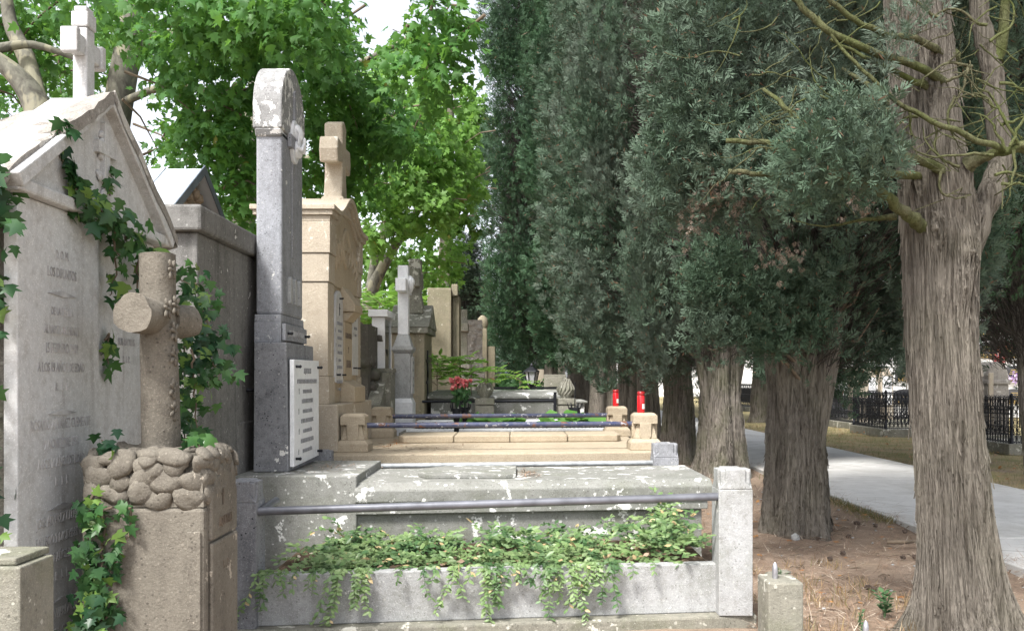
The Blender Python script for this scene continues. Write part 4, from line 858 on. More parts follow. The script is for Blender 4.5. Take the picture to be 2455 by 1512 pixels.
# grey wall vault behind it
vt = thing('vault_wall', 'high dark grey vault wall with moulded coping left of the arched stele', 'wall', (-2.3, 7.3, 0))
m = MB(); m.box(-2.36, -2.15, 6.25, 8.6, -.02, 2.64); m.box(-2.165, -2.142, 7.15, 8.5, .2, 1.3); m.build('wall', M['vault'], vt, .012)
m = MB(); m.box(-2.42, -2.10, 6.18, 8.62, 2.642, 2.82); m.build('coping', M['vault'], vt, .02)
m = MB()
for k in range(60): m.blob((-2.55 + rnd.uniform(-.3, .13), 6.32 + rnd.uniform(0, .25), rnd.uniform(.1, 2.62)), (rnd.uniform(.06, .13), .09, rnd.uniform(.05, .1)), k, .25, 1, True)
m.box(-2.95, -2.37, 6.4, 8.5, 0, 2.55)
m.build('rubble_backing', M['rooftile'], vt)
m = MB(); m.tube([(-2.15, 7.4, 1.55), (-2.08, 7.4, 1.55), (-2.08, 7.75, 1.55), (-2.15, 7.75, 1.55)], .014, 8); m.build('iron_handle', M['iron'], vt)

# mausoleum with zinc roof
mz = thing('mausoleum', 'small rubble stone mausoleum with bright zinc sheet roof', 'building', (-4.6, 9.5, 0))
m = MB(); m.box(-6.0, -3.32, 8.52, 10.5, 0, 3.0); m.prism([(8.52, 3.001), (10.5, 3.001), (9.5, 3.66)], 'yz', -6.0, -3.32)
m.build('rubble_wall', M['rubble'], mz)
m = MB()
for k in range(45):
    y = rnd.uniform(8.9, 10.2); z = rnd.uniform(3.0, 3.7 - abs(y - 9.5) * .66); m.blob((-3.31, y, z), (.05, rnd.uniform(.05, .1), rnd.uniform(.04, .08)), k, .2, 1)
m.build('gable_stones', M['rubble'], mz)
m = MB(); m.prism([(8.34, 3.05), (9.5, 3.81), (10.66, 3.05), (10.66, 3.01), (9.5, 3.77), (8.34, 3.01)], 'yz', -6.1, -3.2)
for x in (-3.62, -4.3, -5.0): m.prism([(8.33, 3.06), (9.5, 3.83), (9.5, 3.80), (8.33, 3.03)], 'yz', x - .025, x + .025)
rz = m.build('roof', M['zinc'], mz)
m = MB(); m.prism([(8.32, 2.97), (9.5, 3.745), (10.68, 2.97), (10.68, 3.07), (9.5, 3.845), (8.32, 3.07)], 'yz', -3.199, -3.185); m.build('barge_board', M['zincdark'], rz)

# rustic log cross on rock mound pedestal
rc = thing('grave_cross', 'brown stone cross carved like logs on a pedestal heaped with rocks', 'gravestone', (-1.6, 4.2, 0))
m = MB(); m.box(-1.885, -1.345, 4.0, 4.47, -.02, 1.085)
m.build('pedestal', M['brown'], rc, .02)
m = MB(); m.box(-1.3445, -1.325, 4.05, 4.42, .25, .92); m.prism([(4.05, .93), (4.42, .93), (4.42, 1.12), (4.36, 1.20), (4.235, 1.235), (4.11, 1.20), (4.05, 1.12)], 'yz', -1.36, -1.328); tbp = m.build('tablet', M['brown'], rc, .01)
m = MB(); m.box(-1.42, -1.36, 3.99, 4.0, .55, .98); m.build('inset_strip', M['brown'], rc, .004)
lettering([('+', .07), ('AQUI YACE', .06), ('', 0), ('R. I. P.', .055)], -1.326, 4.235, 1.08, tbp, 'lettersand', .1, wy=.6)
m = MB(); q3 = random.Random(12)
def dome(u, f):                                                 # u round the block, f from the foot (0) to the crown (1)
    w_, d_ = .275, .24; ins = .0 if f < .45 else .30 * ((f - .45) / .55) ** 2; z = 1.09 + .235 * math.sin(max(0, min(1, f * 1.05)) * math.pi / 2) ** .8
    a = u * 6.2832; c_, s_ = math.cos(a), math.sin(a); k = (abs(c_) ** 6 + abs(s_) ** 6) ** (-1 / 6)
    return Vector((-1.615 + c_ * k * (w_ * (1 - ins)) * (1 if f < .95 else .3), 4.235 + s_ * k * (d_ * (1 - ins)), z))
for r_, f in enumerate((.08, .28, .5, .72, .93)):
    n_ = (19, 18, 17, 14, 9)[r_]
    for k in range(n_):
        u = (k + .5 * (r_ % 2) + q3.uniform(-.18, .18)) / n_; g_ = f + q3.uniform(-.03, .03); p = dome(u, g_)
        tu = (dome(u + .01, g_) - p).normalized(); tv = (dome(u, min(1.0, g_ + .04)) - dome(u, g_ - .04)).normalized(); nn = tu.cross(tv).normalized()
        if nn.dot(p - Vector((-1.615, 4.235, 1.1))) < 0: nn = -nn
        rm = Matrix((tu, tv, nn)).transposed() @ Matrix.Rotation(q3.uniform(-.5, .5), 3, 'Z')
        m.blob(p - nn * .008, (.072 * q3.uniform(.8, 1.15), (.054 * q3.uniform(.85, 1.1)), .024 * q3.uniform(.8, 1.1)), int(q3.random() * 9999), .26, 2, False, rm)
for k in range(26): m.blob((-1.615 + q3.uniform(-.17, .17), 4.235 + q3.uniform(-.15, .15), 1.315), (.05, .045, .022), k + 77, .3, 2)
m.frustum(-1.615, 4.235, 1.086, 1.25, .53, .46, .50, .43); m.frustum(-1.615, 4.235, 1.251, 1.31, .49, .42, .36, .3)
m.build('rock_mound', M['brown'], rc)
def log(mb, p0, p1, r0, r1, sq=.12, n=20, k=12, seed=1):
    q = random.Random(seed); p0 = Vector(p0); p1 = Vector(p1); t = (p1 - p0).normalized(); u = t.orthogonal().normalized(); v = t.cross(u); vs = []
    for i in range(k + 1):
        f = i / k; c = p0.lerp(p1, f); r = r0 + (r1 - r0) * f
        for j in range(n):
            a = 6.2832 * j / n; rr = r * (1 + .05 * math.sin(3 * a + 4 * f + seed) + .03 * math.sin(7 * a - 3 * f) + q.uniform(-.012, .012)); vs.append(c + (u * math.cos(a) + v * math.sin(a)) * rr)
    fs = [(i * n + j, i * n + (j + 1) % n, (i + 1) * n + (j + 1) % n, (i + 1) * n + j) for i in range(k) for j in range(n)]
    mb.add(vs, fs, True); mb.add(vs[:n], [list(range(n - 1, -1, -1))]); mb.add(vs[-n:], [list(range(n))])
m = MB(); log(m, (-1.625, 4.235, 1.28), (-1.64, 4.235, 2.22), .085, .078, seed=3); m.build('upright', M['brown'], rc, .008)
m = MB(); log(m, (-1.64, 4.22, 1.93), (-1.66, 4.0, 1.932), .08, .088, seed=5); m.build('arm', M['brown'], rc, .008); m = MB(); log(m, (-1.62, 4.27, 1.915), (-1.575, 4.45, 1.92), .078, .078, seed=6); m.build('arm', M['brown'], rc, .008)
m = MB()
for (y, z) in ((4.17, 2.14), (4.2, 1.75), (4.19, 1.60), (4.2, 1.50), (4.22, 1.98), (4.12, 1.96), (4.2, 1.86)):
    for k in range(6):
        a = 6.28 * k / 6 + z; m.blob((-1.552 + .004 * (k % 2), y + .028 * math.cos(a), z + .028 * math.sin(a)), (.009, .024, .011), k, .1, 1, False, Matrix.Rotation(a, 3, 'X'))
    m.blob((-1.548, y, z), (.010, .010, .010), 1, .05, 1)
m.build('carved_flowers', M['brown'], rc)

# corner stone at bottom left and small posts at bottom right
m = MB(); m.box(-1.76, -1.60, 2.98, 3.2, -.02, 1.035); m.box(-1.8, -1.625, 3.0, 3.22, 1.036, 1.06); tag(m.build('stone_post', M['mossy'], None, .006), 'grey stepped corner stone cut off at the bottom left', 'stone post')
def pin_post(cx, cy, z, w, d, label, mat):
    t = thing('stone_post', label, 'stone post', (cx, cy, 0))
    m = MB(); m.box(cx - w / 2, cx + w / 2, cy - d / 2, cy + d / 2, -.02, z); m.build('block', M[mat], t, .012)
    m = MB(); m.lathe((cx - .03, cy, z), [(.016, 0), (.017, .03), (.0165, .06), (.011, .085), (.003, .095)], 12); m.build('iron_pin', M['steel'], t)
pin_post(1.575, 5.42, .468, .205, .24, 'mossy stone post topped by a worn steel pin, near bottom right', 'mossy')
pin_post(1.95, 5.0, .235, .2, .2, 'low stone post whose steel pin just shows at bottom edge', 'mossy')

# ------------------------------------------------------------------ tombs farther along the row
m = MB(); m.box(-2.2, -1.9, 12.0, 13.4, 0, 2.35)
for k in range(46): m.blob((-1.9 + rnd.uniform(-.25, .03), 12.0 + rnd.uniform(0, 1.3), rnd.uniform(.3, 2.4)), (.09, .14, .09), k, .25, 1)
tag(m.build('rubble_wall', M['darkstone']), 'dark mossy rubble wall just beyond the sandstone headstone', 'wall')
m = MB(); m.prism([(11.9, .9), (12.9, .9), (12.9, 1.72), (12.6, 1.72), (11.9, 1.3)], 'yz', -2.1, -1.72); m.box(-2.15, -1.65, 12.55, 12.95, 1.721, 1.78); m.box(-1.78, -1.66, 12.4, 12.9, .9, 1.72)
tag(m.build('tomb', M['mossy'], None, .01), 'sloped mossy stone block standing against the rubble wall', 'tomb')
cb = thing('display_cabinet', 'tall white framed glazed cabinet left of the white marble cross', 'cabinet', (-1.75, 13.0, .9))
m = MB(); m.box(-1.98, -1.80, 12.85, 12.90, .9, 2.50); m.box(-1.98, -1.80, 13.5, 13.55, .9, 2.5); m.box(-1.84, -1.80, 12.905, 13.495, .9, 1.0); m.build('frame', M['plaster'], cb, .006)
m = MB(); m.box(-2.02, -1.75, 12.78, 13.6, 2.502, 2.60); m.build('canopy', M['plaster'], cb, .006)
m = MB(); m.box(-1.832, -1.815, 12.905, 13.495, 1.0, 2.48); m.build('glass_pane', M['glass'], cb)
wc = thing('grave_cross', 'slim white marble cross with bust on stepped pedestal', 'gravestone', (-1.58, 13.2, .6))
m = MB(); x, y = -1.57, 13.15
m.box(x - .15, x + .15, y - .2, y + .2, .6, 1.29); m.frustum(x, y, 1.2905, 1.36, .30, .40, .24, .34); m.build('base', M['marbleclean'], wc, .008)
m = MB(); m.box(x - .115, x + .115, y - .165, y + .165, 1.361, 2.0); m.frustum(x, y, 2.0005, 2.04, .24, .34, .30, .40); m.box(x - .15, x + .15, y - .2, y + .2, 2.041, 2.09); m.frustum(x, y, 2.0905, 2.26, .26, .36, .16, .2); m.build('pedestal', M['conc'], wc, .006)
m = MB(); m.box(x - .075, x + .075, y - .085, y + .085, 2.261, 3.25); m.box(x - .074, x + .074, y - .36, y - .086, 2.86, 3.04); m.box(x - .074, x + .074, y + .086, y + .36, 2.86, 3.04); m.build('cross', M['marbleclean'], wc, .012)
m = MB(); m.blob((x + .10, y, 2.98), (.05, .08, .12), 2, .15, 2); m.blob((x + .12, y - .02, 3.02), (.04, .05, .06), 3, .08, 2); m.build('bust', M['marbleclean'], wc)
m = MB(); m.box(x + .117, x + .14, y - .13, y + .13, 1.42, 1.95); p3 = m.build('plaque', M['marble'], wc, .003)
lettering([('AQUI', .05), ('REPOSA', .05), ('D. JULIAN', .05), ('R. I. P.', .05)], x + .142, y, 1.85, p3, 'letter', .11, wy=.6)
gb = thing('gravestone', 'dark stone gabled grave monument with thick lichened cross', 'gravestone', (-1.6, 15.2, .6))
m = MB(); m.box(-1.95, -1.42, 14.7, 16.0, .6, 2.36); m.build('body', M['ochre'], gb, .01)
m = MB(); m.box(-2.0, -1.36, 14.6, 16.1, 2.361, 2.46); m.prism([(14.58, 2.4605), (16.12, 2.4605), (15.35, 2.86)], 'yz', -2.0, -1.34); m.build('gable', M['mossy'], gb, .01)
m = MB(); m.frustum(-1.62, 15.2, 2.70, 3.02, .3, .4, .2, .3); c = 15.2
m.prism([(c - .14, 3.0), (c - .11, 3.16), (c - .36, 3.12), (c - .36, 3.42), (c - .13, 3.38), (c - .15, 3.6), (c + .15, 3.6), (c + .13, 3.38), (c + .36, 3.42), (c + .36, 3.12), (c + .11, 3.16), (c + .14, 3.0)], 'yz', -1.72, -1.52); m.build('cross', M['mossy'], gb, .02)
for z in (1.5, 1.85):
  m = MB(); m.box(-1.42, -1.40, 15.1, 15.2, z - .2, z + .25); m.box(-1.42, -1.398, 14.95, 15.35, z + .05, z + .1)
  m.build('iron_cross', M['iron'], gb)
m = MB(); m.box(-1.62, -1.17, 17.3, 18.1, 0, 3.34); m.box(-1.16, -1.03, 17.5, 18.1, 0, 3.2); m.box(-1.17, -1.05, 17.38, 17.6, 3.201, 3.42); tag(m.build('gravestone', M['ochre'], None, .015), 'tall plain ochre stained stone slab beyond the gabled monument', 'gravestone')
# far broken monuments
for k, (px, dx, label) in enumerate(((1112, 0, 'far lichened stone cross left of the ruined stepped monument'), (1138, 1, 'far ruined stepped monument with pale rough stonework'), (1158, 2, 'farthest slender ochre gravestone before the hedge'))):
    Y = 25 + 3 * k; x = X(px, Y); m = MB()
    if k == 0:
        m.box(x - .17, x + .17, Y - .2, Y + .2, .5, 2.0); m.frustum(x, Y, 2.0, 2.2, .3, .36, .16, .2); m.box(x - .09, x + .09, Y - .1, Y + .1, 2.2, 3.5); m.box(x - .12, x + .12, Y - .35, Y + .35, 2.9, 3.12)
    elif k == 1:
        m.box(x - .35, x + .3, Y - .3, Y + .3, .4, 1.9)
        for j in range(26): m.blob((x + rnd.uniform(-.26, .2), Y - .2, rnd.uniform(1.8, 3.4)), (.1, .05, .08), j, .3, 1, True)
        m.box(x - .25, x + .22, Y - .2, Y + .3, 1.9, 3.4); m.prism([(x - .5, 2.0), (x - .1, 2.0), (x - .1, 1.7), (x - .3, 1.75)], 'xz', Y - .4, Y - .2)
    else: m.box(x - .13, x + .13, Y - .3, Y + .3, .4, 3.3); m.box(x + .14, x + .4, Y - .2, Y + .3, .4, 2.7); m.lathe((x - .02, Y, 3.3), [(.14, 0), (.2, .15), (.16, .35), (.05, .45)], 10)
    tag(m.build('gravestone', M[('mossy', 'rooftile', 'ochre')[k]], None, .01), label, 'gravestone')

# planted plot with white rim
pc = thing('grave_enclosure', 'planted grave plot with white marble rim and low black scroll ironwork', 'grave enclosure', (0, 13.2, 0))
m = MB(); m.box(-1.5, 1.42, 12.2, 14.4, -.02, .93); m.build('plot_wall', M['mossy'], pc, .01, True)
m = MB(); m.box(-1.42, 1.36, 13.6, 13.9, .931, 1.02); m.box(-1.42, 1.36, 12.3, 12.42, .931, .97); m.build('marble_rim', M['marbleclean'], pc, .008, True)
m = MB()
for k in range(16):
    x = -1.2 + .16 * k
    if k in (4, 5, 6, 11): continue
    for s in (-1, 1): m.tube([(x + s * .05 * (1 - math.cos(a)) * .6, 12.35 + SK * x, 1.0 + .05 * math.sin(a)) for a in [.5 * j for j in range(10)]], .009, 5)
    m.tube([(x, 12.35 + SK * x, .97), (x, 12.35 + SK * x, 1.06)], .008, 5)
m.tube([(-1.3, 12.35 - SK * 1.3, .985), (1.3, 12.35 + SK * 1.3, .985)], .01, 5)
m.build('scroll_ironwork', M['iron'], pc)
def broad_plant(cx, cy, cz, n, s, label, seed):
    q = np.random.default_rng(seed); t = thing('leafy_plant', label, 'plant', (cx, cy, cz), 'broad leaved plants in the planted plot')
    a = q.uniform(0, 6.28, n); pos = np.stack([cx + q.normal(size=n) * .13, cy + q.normal(size=n) * .08, cz + q.uniform(.02, .16, n)], 1)
    d = np.stack([np.cos(a), np.sin(a) * .6, q.uniform(-.1, .5, n)], 1); T = ELL[0] * np.array([1.9, 1, 1.5])
    fast_mesh('leaves', place(T, pos, d, np.tile([0, -.5, 1.], (n, 1)) + q.normal(size=(n, 3)) * .3, s * q.uniform(.7, 1.2, n)) - np.array((cx, cy, cz)), ELL[1], 7, M['bigleaf'], t)
    m = MB()
    for p in pos: m.tube([(cx, cy, cz), tuple(p)], .006, 4)
    m.build('stems', M['flowerleaf'], t)
for i, (px, lab) in enumerate(((1145, 'broad leaved green plant left of centre under the blue rail, nearest the flower vases'), (1205, 'large broad leaved plant in front of the carved urn post'), (1335, 'broad leaved plant between the urn post and the right pillars'), (1390, 'broad leaved plant nearest the farther red candle'))):
    broad_plant(X(px, 12.9), 12.9, .94, 26, .22, lab, i)
def flower_vase(cx, cy, label, seed, n):
    t = thing('flower_vase', label, 'flower vase', (cx, cy, .93), 'black iron vases with artificial roses')
    q = random.Random(seed); rng = np.random.default_rng(seed)
    m = MB(); m.lathe((cx, cy, .93), [(.035, 0), (.03, .12), (.05, .2), (.062, .3), (.058, .31)], 14)
    for k in range(8): a = .785 * k; m.tube([(cx + .06 * math.cos(a), cy + .06 * math.sin(a), 1.2), (cx + .08 * math.cos(a), cy + .08 * math.sin(a), 1.27), (cx + .07 * math.cos(a), cy + .07 * math.sin(a), 1.32)], [.009, .008, .003], 5)
    m.build('vase', M['iron'], t)
    heads = []; ml = MB(); st_ = MB()
    for k in range(n):
        a = q.uniform(0, 6.28); r = q.uniform(.01, .085); c = Vector((cx + r * math.cos(a), cy + r * math.sin(a) * .7, 1.50 + q.uniform(0, .15) - r * .3)); st_.tube([(cx, cy, 1.2), c], .006, 4); heads.append(c)
    st_.build('stems', M['flowerleaf'], t)
    pos = np.repeat(np.array([tuple(h) for h in heads]), 16, 0); m_ = len(pos); d = rv(rng, m_); d[:, 2] = np.abs(d[:, 2])
    fast_mesh('roses', place(ELL[0] * np.array([2.2, 1, 2]), pos, d, rv(rng, m_), .05 * rng.uniform(.6, 1.1, m_)) - np.array((cx, cy, .93)), ELL[1], 7, M['pinkflower'], t)
    k = 45; pos = np.array((cx, cy, 1.42)) + rng.normal(size=(k, 3)) * np.array([.045, .04, .05])
    fast_mesh('leaves', place(ELL[0] * np.array([1.5, 1, 1]), pos, rv(rng, k) + np.array([0, 0, .3]), rv(rng, k), .08 * rng.uniform(.6, 1.1, k)) - np.array((cx, cy, .93)), ELL[1], 7, M['flowerleaf'], t)
flower_vase(X(1094, 12.2), 12.2, 'left black iron vase of pink roses', 3, 13)
flower_vase(X(1114, 12.7), 12.7, 'right, slightly farther black iron vase of pink roses', 4, 9)

# tomb with carved urns
ut = thing('tomb', 'grey stone tomb with carved urn posts and black rails, beyond the planted plot', 'tomb', (0, 15.8, 0))
m = MB(); m.box(-1.35, .78, 15.2, 16.9, -.02, 1.3); m.prism([(15.15, 1.301), (16.95, 1.301), (16.95, 1.36), (16.75, 1.43), (15.3, 1.40), (15.15, 1.35)], 'yz', -1.4, .80); m.box(.81, 1.2, 15.3, 16.6, 0, 1.22); m.box(.79, 1.25, 15.25, 16.6, 1.221, 1.26); m.build('tomb_chest', M['slab'], ut, .012, True)
for px in (1162, 1356):
    x = X(px, 14.8); m = MB()
    m.box(x - .15, x + .15, 14.65, 14.95, 0, 1.04); m.box(x - .135, x + .135, 14.66, 14.94, 1.041, 1.07); m.box(x - .15, x + .15, 14.65, 14.95, 1.071, 1.2); m.box(x - .14, x + .14, 14.66, 14.94, 1.201, 1.22); m.box(x - .155, x + .155, 14.64, 14.96, 1.221, 1.32)
    m.build('post', M['mossy'], ut, .012)
    m = MB()
    if px < 1300:
        m.lathe((x, 14.8, 1.32), [(.08, 0), (.07, .02), (.12, .07), (.13, .15), (.09, .2), (.10, .23)], 14)
        for k in range(12): a = .52 * k; m.tube([(x + .1 * math.cos(a), 14.8 + .1 * math.sin(a), 1.38), (x + .13 * math.cos(a + .2), 14.8 + .13 * math.sin(a + .2), 1.48), (x + .085 * math.cos(a), 14.8 + .085 * math.sin(a), 1.57)], [.012, .022, .006], 5)
    else:
        m.lathe((x, 14.8, 1.32), [(.09, 0), (.08, .02), (.13, .08), (.14, .15), (.10, .24), (.05, .30), (.01, .33)], 16)
        for k in range(14): a = .449 * k; m.tube([(x + .125 * math.cos(a), 14.8 + .125 * math.sin(a), 1.38), (x + .142 * math.cos(a + .5), 14.8 + .142 * math.sin(a + .5), 1.47), (x + .06 * math.cos(a + 1), 14.8 + .06 * math.sin(a + 1), 1.63)], [.01, .018, .008], 5)
    m.build('urn_finial', M['mossy'], ut)
m = MB(); m.tube([(-1.45, 14.6, 1.27), (X(1145, 14.8), 14.8, 1.27)], .022, 10); m.tube([(X(1182, 14.8), 14.8, 1.27), (X(1340, 14.8), 14.85, 1.28)], .022, 10); m.tube([(X(1330, 14.6), 14.6, .95), (X(1330, 14.6), 14.6, 1.42)], .026, 8); m.build('black_rail', M['iron'], ut)
m = MB(); xx = X(1377, 14.2); m.lathe((xx, 14.2, .95), [(.08, 0), (.09, .05), (.085, .22), (.09, .24)], 12); m.tube([(xx, 14.2, 1.1), (xx + .01, 14.2, 1.58)], .008, 6)
for k in range(6): a = 1.05 * k; m.tube([(xx + .085 * math.cos(a), 14.2 + .085 * math.sin(a), 1.17), (xx + .12 * math.cos(a), 14.2 + .12 * math.sin(a), 1.27)], [.01, .003], 5)
tag(m.build('iron_vase', M['iron']), 'empty black iron vase with thin stick right of the pine cone finial', 'vase')
# black lantern and rail farther on, pink slab, stele with vase
ln = thing('grave_lantern', 'black six sided grave lantern on a black rail among the far tombs', 'lantern', (X(1274, 18.8), 18.8, 1.45))
lx = X(1274, 18.8); m = MB()
m.lathe((lx, 18.8, 1.49), [(.05, -.04), (.09, 0), (.1, .02)], 6, False); m.lathe((lx, 18.8, 1.49), [(.17, .28), (.16, .30), (.06, .37), (.03, .39), (.035, .42), (.01, .46)], 6, False)
for k in range(6): a = R(60 * k); m.tube([(lx + .09 * math.cos(a), 18.8 + .09 * math.sin(a), 1.5), (lx + .15 * math.cos(a), 18.8 + .15 * math.sin(a), 1.78)], .012, 5)
m.build('frame', M['iron'], ln)
m = MB(); m.lathe((lx, 18.8, 1.5), [(.082, .02), (.135, .275)], 6, False); m.build('glass', plain('frosted_glass', (.42, .42, .44), .3, 0, .1), ln)
fr = thing('tomb', 'low dark tomb with black rail and pinkish slab below the lantern', 'tomb', (0, 19.3, 0))
m = MB(); m.box(-.7, 1.1, 18.6, 20.6, -.02, 1.28); m.build('tomb_chest', M['mossy'], fr, .01, True)
m = MB(); m.box(-.6, .55, 18.9, 19.9, 1.281, 1.37); m.build('slab', M['sand'], fr, .01, True)
m = MB(); m.box(-.42, 1.0, 18.55, 18.6, 1.42, 1.465); m.box(.93, .99, 18.55, 18.6, .4, 1.4); m.build('black_rail', M['iron'], fr)
m = MB(); x = X(1318, 20); m.box(x - .12, x + .35, 20, 20.3, 0, 1.72); m.box(x - .05, x + .28, 19.97, 20.0, 1.45, 1.66); tag(m.build('gravestone', M['mossy'], None, .01), 'squat mossy stone block left of the pine cone finial', 'gravestone')
m = MB(); x = X(1214, 40); m.prism([(x - .3, 0), (x + .3, 0), (x + .3, 2.05), (x - .3, 1.85)], 'xz', 40, 40.25); tag(m.build('gravestone', stone('blue_slate', (.16, .185, .24), (.12, .14, .19), lichen=0)), 'smooth blue slate slab at the far end of the tombs', 'gravestone')
m = MB(); x = X(1290, 33); m.box(x - .2, x + .2, 33, 33.4, 0, 1.95); tag(m.build('gravestone', M['sandpale'], None, .01), 'small pale gravestone far away between lantern and slate slab', 'gravestone')
# low hedge at the far end, a mass of leaves
q = np.random.default_rng(9); n = 2600
pos = np.stack([q.uniform(-2.5, 1.5, n), q.uniform(30, 38, n), q.uniform(.7, 1.62, n)], 1)
tag(fast_mesh('hedge', place(LEAF5[0], pos, rv(q, n), rv(q, n) + np.array([0, 0, 1.]), q.uniform(.1, .2, n)), LEAF5[1], 12, M['flowerleaf']), 'low dark green ground cover at the far end of the tombs', 'ground cover', kind='stuff')

# pinnate shrubs
def pinnate(cx, cy, cz, n, L, label, seed, up=.6, spread=1.):
    q = np.random.default_rng(seed); t = thing('pinnate_shrub', label, 'plant', (cx, cy, cz), 'self sown pinnate leaved shrubs among the tombs'); lv = []; m = MB()
    for k in range(n):
        a = q.uniform(0, 6.28); base = np.array((cx, cy, cz + q.uniform(.1, .45) * L / .5)); d = np.array([math.cos(a) * spread, math.sin(a) * spread, up + q.uniform(-.2, .3)]); d /= np.linalg.norm(d); pts = []
        for i in range(10): pts.append(base + d * L * i / 9 + np.array([0, 0, -.35 * L * (i / 9) ** 2]))
        m.tube([(cx, cy, cz)] + [tuple(p) for p in pts], [.008] + [.006 - .0005 * i for i in range(10)], 4)
        sd_ = np.cross(d, [0, 0, 1.]); sd_ /= np.linalg.norm(sd_)
        for i in range(2, 10):
            for s in (-1, 1): lv.append((pts[i], sd_ * s * .9 + d * .45 + np.array([0, 0, -.25]), L * .3 * (1 - .04 * i)))
        lv.append((pts[9], d, L * .28))
    pos = np.array([a for a, b, c in lv]); d = np.array([b for a, b, c in lv]); s = np.array([c for a, b, c in lv])
    fast_mesh('leaves', place(ELL[0] * np.array([.85, 1, 1]), pos, d, np.tile([0, 0, 1.], (len(lv), 1)) + q.normal(size=(len(lv), 3)) * .25, s) - np.array((cx, cy, cz)), ELL[1], 7, M['ail'], t)
    m.build('stems', M['twig'], t)
pinnate(X(1050, 16.4), 16.2, 1.3, 13, .75, 'pinnate shrub growing at the foot of the tall ochre slab', 1, .7)
pinnate(X(1130, 15.1), 15.0, 1.36, 16, .62, 'pinnate shrub spreading behind the pink roses', 2, .35)
pinnate(X(1180, 16.5), 16.3, 1.42, 10, .55, 'smaller pinnate shrub behind the carved flaming urn', 3, .3)
pinnate(X(1245, 19.2), 18.2, 1.3, 7, .4, 'sparse pinnate shrub near the lantern', 4, .25)
pinnate(-2.55, 17.5, 2.15, 22, 1.1, 'tall pinnate shrub rising between sandstone headstone and white cross', 5, .6)
pinnate(-2.3, 16.2, 2.2, 14, .8, 'pinnate shrub just left of the white marble cross', 6, .6)
pinnate(X(590, 11), 11.5, 2.3, 12, .8, 'leafy shrub between vault wall and arched stele', 7, .6)

# ------------------------------------------------------------------ periwinkle in the planter
def periwinkle():
    q = np.random.default_rng(11); P_, D_, S_ = [], [], []
    m = MB()
    for k in range(720):
        x = q.uniform(-1.55, 1.33)
        if math.sin(x * 5.3 + .7) + math.sin(x * 11 + 2) * .6 + q.normal() * .6 < -.75: continue
        _ = 0; y = 6.13 + SK * x + q.uniform(0, 1.0)
        hh = .02 + .035 * math.sin(x * 3.1 + 1) ** 2 + .20 * max(0, (x + .1)) / 1.4 * (.5 + .5 * math.sin(x * 4.4 + 2)) + .07 * (y - 6.1)
        z = .37; a = q.uniform(0, 6.28); L = q.uniform(.12, .34); n = int(L / .032)
        p = np.array([x, y, z + hh * q.uniform(.2, 1)]); d = np.array([math.cos(a), math.sin(a) * .7 - .15, q.uniform(.0, .55)])
        for i in range(n):
            d = norm(d + q.normal(size=3) * .18 + np.array([0, 0, -.10])); p = p + d * .03
            if p[2] < .4: p[2] = .41
            if -1.6 < p[0] < 1.36 and p[1] < 7.12 + SK * p[0]:
                for s in (-1, 1):
                    P_.append(p.copy()); sd_ = norm(np.cross(d, [0, 0, 1.]) + 1e-6); D_.append(sd_ * s + d * .6 + np.array([0, 0, .15]) + q.normal(size=3) * .25); S_.append(q.uniform(.036, .07))
    n_ = 420; px_ = q.uniform(-1.5, 1.3, n_)
    o_ = fast_mesh('dry_leaves', place(ELL[0] * np.array([1.2, 1, 1]), np.stack([px_, 6.15 + SK * px_ + q.uniform(0, .95, n_), .365 + q.uniform(0, .06, n_)], 1), rv(q, n_) * np.array([1, 1, .3]), rv(q, n_) + np.array([0, 0, 1.2]), q.uniform(.03, .07, n_)), ELL[1], 7, M['needle'])
    tag(o_, 'dry leaves and stalks lying among the periwinkle in the planter', 'litter', kind='stuff')
    strands = [(648, .30, 3), (668, .24, 2), (828, .34, 4), (858, .28, 4), (880, .2, 3), (965, .16, 2), (1090, .32, 4), (1165, .34, 4), (1185, .26, 3), (1215, .12, 2), (1290, .1, 2), (1345, .35, 4), (1372, .34, 4), (1395, .25, 3), (1430, .2, 3), (1480, .27, 3), (1265, .08, 2), (1040, .1, 2), (740, .08, 2)]
    strands += [(q.uniform(650, 1560), q.uniform(.04, .2), 2) for _ in range(26)]
    for px, L, c in strands:
        for j in range(max(1, c - 1)):
            x = X(px, 6.0) + q.normal() * .04; y = 5.965 + SK * x; p = np.array([x, y + .10, .43]); pts = [p.copy()]; L2 = L * q.uniform(.6, 1.05); n = int(L2 / .026) + 4; g = q.normal() * .006
            for i in range(n):
                if i < 4: p = p + np.array([q.normal() * .006, -.036, .002 if i < 2 else -.012])
                else: p = p + np.array([q.normal() * .005 + g, q.normal() * .003, -.026]); p[1] = min(p[1], y - .012)
                pts.append(p.copy())
                for s in (-1, 1):
                    if q.uniform() < .85: P_.append(p.copy()); D_.append(np.array([s * .9, -.5, -.55]) + q.normal(size=3) * .35); S_.append(q.uniform(.03, .056))
            m.tube([tuple(a) for a in pts], .0022, 4)
    P_ = np.array(P_); D_ = np.array(D_); S_ = np.array(S_); n = len(P_)
    o = fast_mesh('periwinkle', place(ELL[0] * np.array([1.05, 1, 1]), P_, D_, np.tile([0, -.5, .85], (n, 1)) + q.normal(size=(n, 3)) * .4, S_), ELL[1], 7, M['peri'])
    tag(o, 'green periwinkle carpet filling the planter and trailing over its front wall', 'ground cover', kind='stuff')
    tag(m.build('periwinkle_stems', M['peri']), 'thin trailing periwinkle stems hanging down the planter wall', 'ground cover', kind='stuff')
periwinkle()

